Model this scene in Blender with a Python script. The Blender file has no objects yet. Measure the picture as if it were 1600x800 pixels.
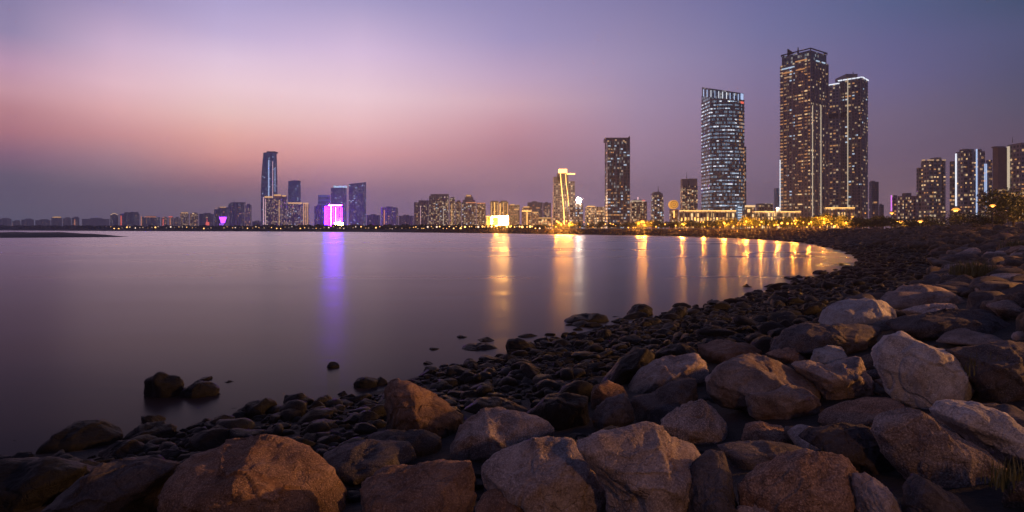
import bpy, bmesh, math, random
import numpy as np
from mathutils import Vector

random.seed(7)
RNG = np.random.default_rng(11)
SC = bpy.context.scene
COL = SC.collection
F, CX, HZ, CAMZ = 953.0, 800.0, 357.0, 4.2      # focal length and horizon in 1600 px units, eye height above the water

def P(px, d): return (px - CX) / F * d
def Zp(py, d): return CAMZ + (HZ - py) / F * d
def lin(c):
    return tuple(((v / 255) / 12.92 if v / 255 <= 0.04045 else ((v / 255 + 0.055) / 1.055) ** 2.4) for v in c)

# ------------------------------------------------------------------ objects
def link(o, parent=None):
    COL.objects.link(o)
    if parent is not None: o.parent = parent
    return o
def tag(o, label=None, cat=None, group=None, kind=None):
    if label: o['label'] = label
    if cat: o['category'] = cat
    if group: o['group'] = group
    if kind: o['kind'] = kind
    return o
def empty(name, loc):
    o = bpy.data.objects.new(name, None); o.location = loc; o.empty_display_size = 0.5
    return link(o)
def mesh_obj(name, verts, faces, mats, parent=None, smooth=False, uv=None, loc=None, midx=None):
    me = bpy.data.meshes.new(name)
    me.from_pydata([tuple(v) for v in verts], [], faces)
    for m in (mats if isinstance(mats, (list, tuple)) else [mats]): me.materials.append(m)
    if uv is not None:
        l = me.uv_layers.new(name='UVMap')
        l.data.foreach_set('uv', np.array(uv, dtype=np.float32).ravel())
    if midx is not None: me.polygons.foreach_set('material_index', np.array(midx, dtype=np.int32))
    if smooth: me.polygons.foreach_set('use_smooth', [True] * len(me.polygons))
    me.update()
    o = bpy.data.objects.new(name, me)
    if loc is not None: o.location = loc
    return link(o, parent)
def np_mesh(name, V, T, mat, smooth=True):
    me = bpy.data.meshes.new(name)
    me.vertices.add(len(V)); me.vertices.foreach_set('co', V.astype(np.float32).ravel())
    n = len(T); k = T.shape[1]
    me.loops.add(n * k); me.loops.foreach_set('vertex_index', T.astype(np.int32).ravel())
    me.polygons.add(n)
    me.polygons.foreach_set('loop_start', np.arange(0, n * k, k, dtype=np.int32))
    me.polygons.foreach_set('loop_total', np.full(n, k, dtype=np.int32))
    if smooth: me.polygons.foreach_set('use_smooth', np.ones(n, dtype=bool))
    me.materials.append(mat); me.update(calc_edges=True); me.validate()
    return me

class MB:
    """collects boxes, tubes and balls of one mesh"""
    def __init__(s): s.v = []; s.f = []; s.m = []
    def add(s, v, f, mi=0):
        b = len(s.v); s.v += [tuple(p) for p in v]; s.f += [tuple(i + b for i in q) for q in f]; s.m += [mi] * len(f)
    def box(s, x0, x1, y0, y1, z0, z1, mi=0):
        s.add([(x0,y0,z0),(x1,y0,z0),(x1,y1,z0),(x0,y1,z0),(x0,y0,z1),(x1,y0,z1),(x1,y1,z1),(x0,y1,z1)],
              [(3,2,1,0),(4,5,6,7),(0,1,5,4),(1,2,6,5),(2,3,7,6),(3,0,4,7)], mi)
    def obox(s, c, t, hw, hd, z0, z1, mi=0):
        """box centred at c=(x,y) whose long side runs along the unit vector t"""
        n = (t[1], -t[0]); q = []
        for z in (z0, z1):
            for a, b in ((-1,1),(1,1),(1,-1),(-1,-1)):
                q.append((c[0]+t[0]*a*hw-n[0]*b*hd, c[1]+t[1]*a*hw-n[1]*b*hd, z))
        s.add(q, [(0,1,2,3),(7,6,5,4),(1,0,4,5),(2,1,5,6),(3,2,6,7),(0,3,7,4)], mi)
    def tube(s, pts, rad, n=8, mi=0):
        pts = [Vector(p) for p in pts]; r = rad if isinstance(rad, (list, tuple)) else [rad] * len(pts)
        v = []; f = []
        for i, p in enumerate(pts):
            d = (pts[min(i+1, len(pts)-1)] - pts[max(i-1, 0)]).normalized()
            a = d.cross(Vector((0.31, 0.95, 0.05))).normalized(); b = d.cross(a)
            for k in range(n):
                an = 2 * math.pi * k / n
                v.append(p + (a * math.cos(an) + b * math.sin(an)) * r[i])
        for i in range(len(pts) - 1):
            for k in range(n):
                f.append((i*n+k, i*n+(k+1) % n, (i+1)*n+(k+1) % n, (i+1)*n+k))
        f.append(tuple(range(n-1, -1, -1))); f.append(tuple((len(pts)-1)*n + k for k in range(n)))
        s.add(v, f, mi)
    def ball(s, c, r, mi=0, seg=10, rings=6, sz=1.0):
        v = [(c[0], c[1], c[2] + r*sz)]; f = []
        for i in range(1, rings):
            a = math.pi * i / rings
            for k in range(seg):
                b = 2 * math.pi * k / seg
                v.append((c[0]+r*math.sin(a)*math.cos(b), c[1]+r*math.sin(a)*math.sin(b), c[2]+r*sz*math.cos(a)))
        v.append((c[0], c[1], c[2] - r*sz))
        for k in range(seg): f.append((0, 1+k, 1+(k+1) % seg))
        for i in range(rings - 2):
            for k in range(seg):
                f.append((1+i*seg+k, 1+(i+1)*seg+k, 1+(i+1)*seg+(k+1) % seg, 1+i*seg+(k+1) % seg))
        l = len(v) - 1
        for k in range(seg): f.append((l, 1+(rings-2)*seg+(k+1) % seg, 1+(rings-2)*seg+k))
        s.add(v, f, mi)
    def build(s, name, mats, parent=None, smooth=False, loc=None):
        return mesh_obj(name, s.v, s.f, mats, parent, smooth, None, loc, s.m)

# ------------------------------------------------------------------ materials
def new_mat(name):
    m = bpy.data.materials.new(name); m.use_nodes = True
    nt = m.node_tree; nt.nodes.clear()
    out = nt.nodes.new('ShaderNodeOutputMaterial')
    b = nt.nodes.new('ShaderNodeBsdfPrincipled')
    nt.links.new(b.outputs[0], out.inputs[0])
    return m, nt, b
def nmath(nt, op, a, b=None, clamp=False):
    n = nt.nodes.new('ShaderNodeMath'); n.operation = op; n.use_clamp = clamp
    for i, v in enumerate((a, b)):
        if v is None: continue
        if isinstance(v, (int, float)): n.inputs[i].default_value = v
        else: nt.links.new(v, n.inputs[i])
    return n.outputs[0]
def nmix(nt, fac, a, b, mode='MIX'):
    n = nt.nodes.new('ShaderNodeMix'); n.data_type = 'RGBA'; n.blend_type = mode
    for i, v in ((0, fac), (6, a), (7, b)):
        if isinstance(v, (int, float)): n.inputs[i].default_value = v
        elif isinstance(v, tuple): n.inputs[i].default_value = (*v[:3], 1)
        else: nt.links.new(v, n.inputs[i])
    return n.outputs[2]
def nnoise(nt, vec, scale, detail=4, rough=0.55, dist=0.0):
    n = nt.nodes.new('ShaderNodeTexNoise'); n.inputs['Scale'].default_value = scale
    n.inputs['Detail'].default_value = detail; n.inputs['Roughness'].default_value = rough; n.inputs['Distortion'].default_value = dist
    if vec is not None: nt.links.new(vec, n.inputs['Vector'])
    return n.outputs['Fac']
def nramp(nt, fac, stops, interp='LINEAR'):
    n = nt.nodes.new('ShaderNodeValToRGB'); cr = n.color_ramp; cr.interpolation = interp
    while len(cr.elements) < len(stops): cr.elements.new(0.5)
    for e, (p, c) in zip(cr.elements, stops):
        e.position = p; e.color = (*c, 1) if isinstance(c, tuple) else (c, c, c, 1)
    nt.links.new(fac, n.inputs[0])
    return n.outputs[0]
def maprange(nt, v, a, b, c=0.0, d=1.0, smooth=False):
    n = nt.nodes.new('ShaderNodeMapRange'); n.clamp = True
    if smooth: n.interpolation_type = 'SMOOTHSTEP'
    nt.links.new(v, n.inputs[0])
    for i, x in enumerate((a, b, c, d)): n.inputs[1 + i].default_value = x
    return n.outputs[0]
def position(nt): return nt.nodes.new('ShaderNodeNewGeometry').outputs['Position']

def plain(name, col, rough=0.7, metal=0.0, nscale=3.0, var=0.25):
    m, nt, b = new_mat(name)
    n = nnoise(nt, position(nt), nscale, 3)
    c = nmix(nt, n, tuple(v * (1 - var) for v in col), tuple(v * (1 + var) for v in col))
    nt.links.new(c, b.inputs['Base Color']); b.inputs['Roughness'].default_value = rough; b.inputs['Metallic'].default_value = metal
    return m
def glow(name, col, strength, sample=True):
    m, nt, b = new_mat(name)
    b.inputs['Base Color'].default_value = (*[min(1, v * 0.5 + 0.05) for v in col], 1)
    b.inputs['Emission Color'].default_value = (*col, 1); b.inputs['Emission Strength'].default_value = strength
    b.inputs['Roughness'].default_value = 0.5
    m.cycles.emission_sampling = 'FRONT' if sample else 'NONE'
    return m

def rock_mat(name, dark, mid, light, rough=0.85, bump=0.5, tide=(0.75, 1.35), wet=False, spec=0.25, speck=1.0, rust=(0.20, 0.10, 0.05)):
    m, nt, b = new_mat(name); pos = position(nt)
    oi = nt.nodes.new('ShaderNodeObjectInfo')
    off = nt.nodes.new('ShaderNodeVectorMath'); off.operation = 'ADD'
    nt.links.new(pos, off.inputs[0])
    cmb = nt.nodes.new('ShaderNodeCombineXYZ')
    for i in range(3): nt.links.new(nmath(nt, 'MULTIPLY', oi.outputs['Random'], 17.0 + 9 * i), cmb.inputs[i])
    nt.links.new(cmb.outputs[0], off.inputs[1]); v = off.outputs[0]
    big = nnoise(nt, v, 2.2, 5, 0.6, 0.4)
    med = nnoise(nt, v, 9.0, 7, 0.72, 0.5)
    fine = nnoise(nt, v, 58.0, 4, 0.75)
    spk = maprange(nt, nmath(nt, 'FRACT', nmath(nt, 'MULTIPLY', oi.outputs['Random'], 7.3)), 0, 1, 0.35, 1.0)
    c = nramp(nt, big, [(0.28, dark), (0.5, mid), (0.74, light)])
    c = nmix(nt, nmath(nt, 'MULTIPLY', maprange(nt, med, 0.5, 0.72), 0.65), c, tuple(x * 0.4 for x in dark))
    c = nmix(nt, nmath(nt, 'MULTIPLY', spk, nmath(nt, 'MULTIPLY', maprange(nt, fine, 0.53, 0.63), 0.75 * speck)), c, tuple(min(1, x * 1.7) for x in light))
    c = nmix(nt, nmath(nt, 'MULTIPLY', spk, nmath(nt, 'MULTIPLY', maprange(nt, fine, 0.47, 0.36), 0.8 * speck)), c, tuple(x * 0.35 for x in dark))
    st = nnoise(nt, v, 1.1, 6, 0.65, 1.0)
    c = nmix(nt, nmath(nt, 'MULTIPLY', maprange(nt, st, 0.54, 0.68), 0.6), c, rust)
    lich = nnoise(nt, v, 4.2, 7, 0.75, 0.8)
    c = nmix(nt, nmath(nt, 'MULTIPLY', maprange(nt, lich, 0.56, 0.66), 0.55), c, tuple(x * 0.45 for x in dark))
    vn = nt.nodes.new('ShaderNodeTexVoronoi'); vn.feature = 'DISTANCE_TO_EDGE'; vn.inputs['Scale'].default_value = 0.8
    vw = nt.nodes.new('ShaderNodeVectorMath'); vw.operation = 'MULTIPLY_ADD'; vt = nt.nodes.new('ShaderNodeTexNoise'); vt.inputs['Scale'].default_value = 2.0; vt.inputs['Detail'].default_value = 4
    nt.links.new(v, vt.inputs['Vector']); nt.links.new(vt.outputs['Color'], vw.inputs[0]); vw.inputs[1].default_value = (0.8, 0.8, 0.8); nt.links.new(v, vw.inputs[2]); nt.links.new(vw.outputs[0], vn.inputs['Vector'])
    c = nmix(nt, nmath(nt, 'MULTIPLY', maprange(nt, vn.outputs['Distance'], 0.014, 0.003), 0.2), c, tuple(min(1, x * 1.5) for x in light))
    hsv = nt.nodes.new('ShaderNodeHueSaturation')
    nt.links.new(c, hsv.inputs['Color'])
    nt.links.new(maprange(nt, oi.outputs['Random'], 0, 1, 0.7, 1.25), hsv.inputs['Value'])
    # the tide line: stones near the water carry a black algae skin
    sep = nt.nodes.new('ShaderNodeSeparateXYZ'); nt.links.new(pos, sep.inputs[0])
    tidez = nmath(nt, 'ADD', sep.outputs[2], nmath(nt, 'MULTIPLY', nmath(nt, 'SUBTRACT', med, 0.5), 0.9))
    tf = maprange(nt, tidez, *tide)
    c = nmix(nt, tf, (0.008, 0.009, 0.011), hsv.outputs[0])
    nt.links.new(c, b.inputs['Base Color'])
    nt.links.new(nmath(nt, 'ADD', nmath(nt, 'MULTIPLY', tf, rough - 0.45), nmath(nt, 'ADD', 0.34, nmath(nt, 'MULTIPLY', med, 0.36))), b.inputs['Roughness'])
    b.inputs['Specular IOR Level'].default_value = spec
    h = nmath(nt, 'ADD', nmath(nt, 'MULTIPLY', med, 0.7), nmath(nt, 'MULTIPLY', fine, 0.3))
    vo = nt.nodes.new('ShaderNodeTexVoronoi'); vo.feature = 'DISTANCE_TO_EDGE'; vo.inputs['Scale'].default_value = 2.6
    wv = nt.nodes.new('ShaderNodeVectorMath'); wv.operation = 'MULTIPLY_ADD'
    cn = nt.nodes.new('ShaderNodeTexNoise'); cn.inputs['Scale'].default_value = 3.0; cn.inputs['Detail'].default_value = 5; nt.links.new(v, cn.inputs['Vector'])
    nt.links.new(cn.outputs['Color'], wv.inputs[0]); wv.inputs[1].default_value = (0.7, 0.7, 0.7); nt.links.new(v, wv.inputs[2])
    nt.links.new(wv.outputs[0], vo.inputs['Vector'])
    h = nmath(nt, 'ADD', h, nmath(nt, 'MULTIPLY', maprange(nt, vo.outputs['Distance'], 0.0, 0.035), 0.22))
    bp = nt.nodes.new('ShaderNodeBump'); bp.inputs['Strength'].default_value = bump; bp.inputs['Distance'].default_value = 0.11
    nt.links.new(h, bp.inputs['Height']); nt.links.new(bp.outputs[0], b.inputs['Normal'])
    return m

M = {}
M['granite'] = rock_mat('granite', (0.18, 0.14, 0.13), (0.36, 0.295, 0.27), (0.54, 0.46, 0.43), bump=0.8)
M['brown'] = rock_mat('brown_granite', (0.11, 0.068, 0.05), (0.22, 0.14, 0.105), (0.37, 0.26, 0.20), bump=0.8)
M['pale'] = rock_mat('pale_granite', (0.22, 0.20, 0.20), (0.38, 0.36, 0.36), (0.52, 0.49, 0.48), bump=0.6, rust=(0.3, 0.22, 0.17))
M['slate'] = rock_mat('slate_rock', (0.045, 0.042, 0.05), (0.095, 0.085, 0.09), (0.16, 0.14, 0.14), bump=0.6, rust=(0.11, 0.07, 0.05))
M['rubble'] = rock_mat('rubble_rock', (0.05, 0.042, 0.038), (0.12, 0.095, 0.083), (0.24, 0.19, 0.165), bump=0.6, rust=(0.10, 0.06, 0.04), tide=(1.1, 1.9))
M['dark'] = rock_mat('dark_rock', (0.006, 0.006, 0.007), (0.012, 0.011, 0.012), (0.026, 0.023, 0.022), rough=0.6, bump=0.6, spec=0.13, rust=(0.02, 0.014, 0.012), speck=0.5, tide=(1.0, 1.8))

def facade(name, wall, glass, floor=3.3, bay=3.2, wf=0.62, hf=0.6, lit=0.12, cols=((1.0, 0.66, 0.30), (1.0, 0.86, 0.62)), strength=0.7, seed=0.0, grough=0.18, mullion=True):
    """wall with a grid of panes, a share of which are lit from inside"""
    m, nt, b = new_mat(name)
    uv = nt.nodes.new('ShaderNodeUVMap'); uv.uv_map = 'UVMap'
    sep = nt.nodes.new('ShaderNodeSeparateXYZ'); nt.links.new(uv.outputs[0], sep.inputs[0])
    u = nmath(nt, 'DIVIDE', sep.outputs[0], bay); v = nmath(nt, 'DIVIDE', sep.outputs[1], floor)
    fu = nmath(nt, 'FRACT', u); fv = nmath(nt, 'FRACT', v)
    iu = nmath(nt, 'LESS_THAN', nmath(nt, 'ABSOLUTE', nmath(nt, 'SUBTRACT', fu, 0.5)), wf / 2)
    iv = nmath(nt, 'LESS_THAN', nmath(nt, 'ABSOLUTE', nmath(nt, 'SUBTRACT', fv, 0.5)), hf / 2)
    pane = nmath(nt, 'MULTIPLY', iu, iv)
    cell = nt.nodes.new('ShaderNodeCombineXYZ')
    nt.links.new(nmath(nt, 'FLOOR', u), cell.inputs[0]); nt.links.new(nmath(nt, 'FLOOR', v), cell.inputs[1]); cell.inputs[2].default_value = seed
    wn = nt.nodes.new('ShaderNodeTexWhiteNoise'); wn.noise_dimensions = '3D'; nt.links.new(cell.outputs[0], wn.inputs['Vector'])
    on = nmath(nt, 'MULTIPLY', nmath(nt, 'LESS_THAN', wn.outputs['Value'], lit), pane)
    sc = nt.nodes.new('ShaderNodeSeparateXYZ'); nt.links.new(wn.outputs['Color'], sc.inputs[0])
    wc = nmix(nt, nnoise(nt, position(nt), 0.12, 3), tuple(x * 0.75 for x in wall), tuple(x * 1.25 for x in wall))
    gc = nmix(nt, sc.outputs[1], tuple(x * 0.6 for x in glass), tuple(x * 1.4 for x in glass))
    nt.links.new(nmix(nt, pane, wc, gc), b.inputs['Base Color'])
    nt.links.new(maprange(nt, pane, 0, 1, 0.8, grough), b.inputs['Roughness'])
    nt.links.new(nmix(nt, sc.outputs[1], cols[0], cols[1]), b.inputs['Emission Color'])
    nt.links.new(nmath(nt, 'MULTIPLY', on, nmath(nt, 'MULTIPLY', nmath(nt, 'ADD', 0.25, sc.outputs[2]), strength)), b.inputs['Emission Strength'])
    m.cycles.emission_sampling = 'NONE'
    return m

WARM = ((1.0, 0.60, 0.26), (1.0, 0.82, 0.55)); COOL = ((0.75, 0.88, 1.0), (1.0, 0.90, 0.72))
M['blue_glass'] = facade('blue_glass_facade', (0.12, 0.20, 0.31), (0.09, 0.17, 0.28), 4.0, 2.2, 0.85, 0.7, 0.25, ((0.35, 0.6, 1.0), (0.6, 0.8, 1.0)), 0.16, 0.0, 0.35)
M['dark_glass'] = facade('dark_glass_facade', (0.17, 0.21, 0.27), (0.07, 0.12, 0.17), 3.6, 2.4, 0.8, 0.68, 0.22, COOL, 0.22, 0.0, 0.42)
M['flat_wall'] = facade('apartment_wall', (0.34, 0.28, 0.27), (0.06, 0.065, 0.08), 3.2, 3.4, 0.55, 0.55, 0.26, WARM, 0.9, 1.0)
M['flat_purple'] = facade('mauve_apartment_wall', (0.34, 0.25, 0.29), (0.07, 0.06, 0.09), 3.2, 3.4, 0.5, 0.55, 0.24, WARM, 0.85, 2.0)
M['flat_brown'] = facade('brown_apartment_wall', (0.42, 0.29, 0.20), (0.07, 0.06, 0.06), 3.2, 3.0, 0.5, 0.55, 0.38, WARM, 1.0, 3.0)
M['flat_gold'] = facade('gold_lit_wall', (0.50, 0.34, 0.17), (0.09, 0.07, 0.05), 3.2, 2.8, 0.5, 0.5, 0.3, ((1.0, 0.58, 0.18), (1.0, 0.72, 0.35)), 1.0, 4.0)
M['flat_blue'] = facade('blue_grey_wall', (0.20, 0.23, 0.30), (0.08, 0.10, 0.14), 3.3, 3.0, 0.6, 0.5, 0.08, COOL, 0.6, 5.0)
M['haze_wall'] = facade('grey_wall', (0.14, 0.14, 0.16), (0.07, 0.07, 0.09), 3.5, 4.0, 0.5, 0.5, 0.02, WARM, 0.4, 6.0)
M['res_dark'] = facade('dark_residential_wall', (0.29, 0.27, 0.31), (0.07, 0.085, 0.12), 3.3, 3.2, 0.6, 0.55, 0.2, WARM, 0.5, 7.0, 0.35)
M['mall_wall'] = facade('mall_wall', (0.30, 0.23, 0.16), (0.10, 0.07, 0.05), 5.5, 5.0, 0.6, 0.65, 0.55, ((1.0, 0.60, 0.22), (1.0, 0.76, 0.42)), 1.1, 8.0)
M['curve_glass'] = facade('curved_curtain_wall', (0.20, 0.29, 0.37), (0.09, 0.16, 0.22), 3.9, 1.8, 0.86, 0.66, 0.45, ((0.40, 0.64, 1.0), (0.62, 0.82, 1.0)), 0.24, 9.0, 0.4)
M['slab'] = plain('floor_slab_concrete', (0.32, 0.30, 0.32), 0.8)
M['slab_dark'] = plain('dark_floor_edge', (0.17, 0.165, 0.19), 0.7)
M['concrete'] = plain('roof_concrete', (0.26, 0.23, 0.24), 0.85)
M['metal'] = plain('dark_metal', (0.05, 0.05, 0.055), 0.5, 0.6)
M['blank'] = plain('blank_render_wall', (0.22, 0.17, 0.165), 0.85, 0, 0.3)
M['win_warm'] = glow('lit_window_warm', (1.0, 0.46, 0.16), 0.5, False)
M['win_soft'] = glow('lit_window_soft', (1.0, 0.64, 0.35), 0.38, False)
M['win_dim'] = glow('lit_window_dim', (1.0, 0.50, 0.22), 0.18, False)
M['win_cool'] = glow('lit_window_cool', (0.60, 0.79, 1.0), 0.75, False)
M['win_cool_dim'] = glow('lit_window_cool_dim', (0.50, 0.72, 1.0), 0.25, False)
M['win_bright'] = glow('lit_window_bright', (1.0, 0.64, 0.30), 1.0, False)
M['gold'] = glow('gold_facade_light', (1.0, 0.52, 0.13), 2.2, False)
M['gold_soft'] = glow('soft_gold_light', (1.0, 0.55, 0.18), 0.85, False)
M['gold_disc'] = glow('gold_disc_light', (1.0, 0.44, 0.06), 0.8, False)
M['gold_hot'] = glow('hot_gold_light', (1.0, 0.38, 0.04), 300.0)
M['gold_line'] = glow('gold_line_light', (1.0, 0.50, 0.12), 5.0)
M['white_hot'] = glow('white_hot_light', (1.0, 0.46, 0.08), 300.0)
M['white'] = glow('white_led', (0.85, 0.90, 1.0), 1.2, False)
M['white_ball'] = glow('white_ball_light', (1.0, 0.74, 0.52), 170.0)
M['blue_led'] = glow('blue_white_led', (0.50, 0.66, 1.0), 0.9, False)
M['beige_led'] = glow('beige_lit_strip', (1.0, 0.82, 0.58), 0.55, False)
M['pink_led'] = glow('pink_led', (1.0, 0.62, 0.66), 0.8, False)
M['red'] = glow('red_led', (1.0, 0.16, 0.10), 1.0, False)
M['orange_soft'] = glow('orange_led', (1.0, 0.36, 0.14), 0.7, False)
M['purple'] = glow('purple_light', (0.026, 0.0016, 1.0), 300.0)
M['magenta'] = glow('magenta_light', (0.30, 0.012, 1.0), 280.0)
M['magenta_low'] = glow('pink_magenta_led', (0.85, 0.22, 1.0), 1.1, False)
M['violet_bowl'] = glow('violet_bowl_light', (0.36, 0.05, 1.0), 5.0, False)
M['purple_dim'] = glow('violet_glow', (0.40, 0.14, 1.0), 1.0, False)
M['blue_dim'] = glow('dim_blue_light', (0.25, 0.30, 0.85), 0.22, False)
M['lamp'] = glow('amber_lamp', (1.0, 0.40, 0.055), 5.0, False)
M['lamp_low'] = glow('dim_amber_lamp', (1.0, 0.42, 0.06), 5.0, False)
M['lamp_far'] = glow('distant_lamp', (1.0, 0.50, 0.14), 4.0, False)
M['lamp_pale'] = glow('pale_distant_lamp', (1.0, 0.74, 0.55), 1.6, False)
M['lamp_hot'] = glow('hot_amber_lamp', (1.0, 0.40, 0.06), 6.0, False)
M['shade'] = glow('amber_halo', (1.0, 0.36, 0.05), 1.5, False)  # stands in for the orange glow around a bright lamp
M['pole'] = plain('lamp_post_paint', (0.05, 0.05, 0.05), 0.5)
M['bark'] = plain('bark', (0.11, 0.075, 0.05), 0.9, 0, 6, 0.5)
def leaf_mat(name, a, c):
    m, nt, b = new_mat(name)
    nt.links.new(nmix(nt, nnoise(nt, position(nt), 0.8, 3), a, c), b.inputs['Base Color'])
    b.inputs['Roughness'].default_value = 0.6
    return m
M['leaf'] = leaf_mat('leaves', (0.045, 0.065, 0.014), (0.12, 0.13, 0.035))
M['leaf_dark'] = leaf_mat('dark_leaves', (0.018, 0.03, 0.012), (0.05, 0.06, 0.02))
M['blade'] = leaf_mat('grass_blades', (0.06, 0.075, 0.02), (0.16, 0.14, 0.05))

# ------------------------------------------------------------------ shoreline and land
SHORE = [(-420, -260), (-160, -90), (-60, -28), (-24, 2), (-13.5, 8.6), (-9.4, 11.1), (-7.4, 11.9), (-6.4, 13.5), (-4.9, 14.6), (-3.46, 15.7), (-2.7, 17.3), (-0.42, 20.1), (2.55, 24.3),
         (6.0, 27.8), (9.5, 31.2), (17.0, 40.0), (26.5, 52), (35.3, 63.5), (47, 83), (60, 110), (73.5, 143), (87, 185), (93.9, 235), (92, 295), (76, 364),
         (10, 480), (-65, 590), (-160, 700), (-252, 800), (-430, 900), (-630, 1000), (-870, 1160), (-1120, 1334), (-1700, 1680), (-3200, 2500)]
def catmull(pts, seg):
    out = []
    p = [np.array(q, float) for q in pts]
    p = [2*p[0]-p[1]] + p + [2*p[-1]-p[-2]]
    for i in range(1, len(p) - 2):
        n = max(2, int(seg * min(1.0, 8 * 1.0))) 
        for k in range(n):
            t = k / n
            out.append(0.5*((2*p[i]) + (p[i+1]-p[i-1])*t + (2*p[i-1]-5*p[i]+4*p[i+1]-p[i+2])*t*t + (-p[i-1]+3*p[i]-3*p[i+1]+p[i+2])*t**3))
    out.append(p[-2]); return np.array(out)
SH = catmull(SHORE, 14)
SHA, SHB = SH[:-1], SH[1:]
def sdist(xy):
    """signed distance inland of the waterline and the waterline point's Y"""
    xy = np.atleast_2d(np.asarray(xy, float)); D = np.empty(len(xy)); Y = np.empty(len(xy))
    ab = SHB - SHA; l2 = (ab**2).sum(1)
    for i in range(0, len(xy), 4000):
        q = xy[i:i+4000, None, :] - SHA[None]
        t = np.clip((q * ab[None]).sum(2) / l2[None], 0, 1)
        dv = q - t[..., None] * ab[None]
        d2 = (dv**2).sum(2); k = d2.argmin(1); r = np.arange(len(k))
        cr = ab[k, 0] * q[r, k, 1] - ab[k, 1] * q[r, k, 0]
        D[i:i+4000] = np.sqrt(d2[r, k]) * np.where(cr < 0, 1, -1)
        Y[i:i+4000] = SHA[k, 1] + t[r, k] * ab[k, 1]
    return D, Y
def slope_of(Y):
    far = np.clip((Y - 110) / 200.0, 0, 1)
    W = 22 - 12 * far; H = 3.92 - 0.62 * far
    return W, H
def zland(s, Y):
    W, H = slope_of(Y); t = s / W
    a = np.where(t < 0.41, 0.30 * t / 0.41, 0.30 + 0.70 * (t - 0.41) / 0.59)
    z = np.where(t <= 1, a * H, H + np.minimum(0.012 * (s - W), 0.35))
    return np.where(s < 0, np.maximum(0.13 * s, -1.6), z)
def ground(x, y):
    s, Y = sdist([(x, y)]); return float(zland(s, Y)[0])

def build_land():
    rows = [-14, -7, -3, -1.5, -0.6, 0, 0.6, 1.4, 2.4, 3.4, 4.5, 5.7, 7, 8, 9, 10.5, 12, 13.5, 15, 16.5, 18, 19.5, 21, 22.1, 24, 28, 34, 45, 70, 150, 400, 1200, 3500]
    pts = SH; n = len(pts)
    tan = np.gradient(pts, axis=0); tan /= np.linalg.norm(tan, axis=1)[:, None]
    for _ in range(12):                                  # soften the directions so that the rows do not cross
        tan[1:-1] = (tan[:-2] + 2 * tan[1:-1] + tan[2:]) / 4
    tan /= np.linalg.norm(tan, axis=1)[:, None]
    nor = np.stack([tan[:, 1], -tan[:, 0]], 1)
    V = []; 
    for i in range(n):
        W, H = slope_of(pts[i:i+1, 1]); k = W[0] / 22.0
        for s in rows:
            ss = s * k if 0 < s <= 28 else s
            V.append(tuple(pts[i] + nor[i] * ss))
    V = np.array(V); sd, sy = sdist(V); V = np.concatenate([V, zland(sd, sy)[:, None]], 1)
    m = len(rows)
    Fc = [(i*m+j, i*m+j+1, (i+1)*m+j+1, (i+1)*m+j) for i in range(n-1) for j in range(m-1)]
    mt, nt, b = new_mat('shore_soil'); pos = position(nt)
    c = nmix(nt, nnoise(nt, pos, 1.4, 8, 0.7), (0.008, 0.008, 0.008), (0.035, 0.028, 0.024))
    nt.links.new(c, b.inputs['Base Color']); b.inputs['Roughness'].default_value = 0.85
    bp = nt.nodes.new('ShaderNodeBump'); bp.inputs['Strength'].default_value = 0.8; bp.inputs['Distance'].default_value = 0.3
    nt.links.new(nnoise(nt, pos, 2.5, 8, 0.7), bp.inputs['Height']); nt.links.new(bp.outputs[0], b.inputs['Normal'])
    tag(mesh_obj('ground', V, Fc, mt, smooth=True), kind='structure')
    # promenade path on the crest
    pm, nt, b = new_mat('promenade_paving')
    c = nmix(nt, nnoise(nt, position(nt), 0.9, 5), (0.16, 0.14, 0.13), (0.26, 0.23, 0.21)); nt.links.new(c, b.inputs['Base Color']); b.inputs['Roughness'].default_value = 0.75
    V = []
    ids = [i for i in range(n) if pts[i, 1] > 0 and pts[i, 1] < 900]
    for i in ids:
        W, H = slope_of(pts[i:i+1, 1])
        for s in (W[0] + 1.0, W[0] + 5.0):
            V.append((*(pts[i] + nor[i] * s), float(zland(np.array([s]), pts[i:i+1, 1])[0]) + 0.05))
    tag(mesh_obj('promenade', V, [(2*i, 2*i+1, 2*i+3, 2*i+2) for i in range(len(ids)-1)], pm), kind='structure')
    return pts, nor
SPTS, SNOR = build_land()

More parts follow.
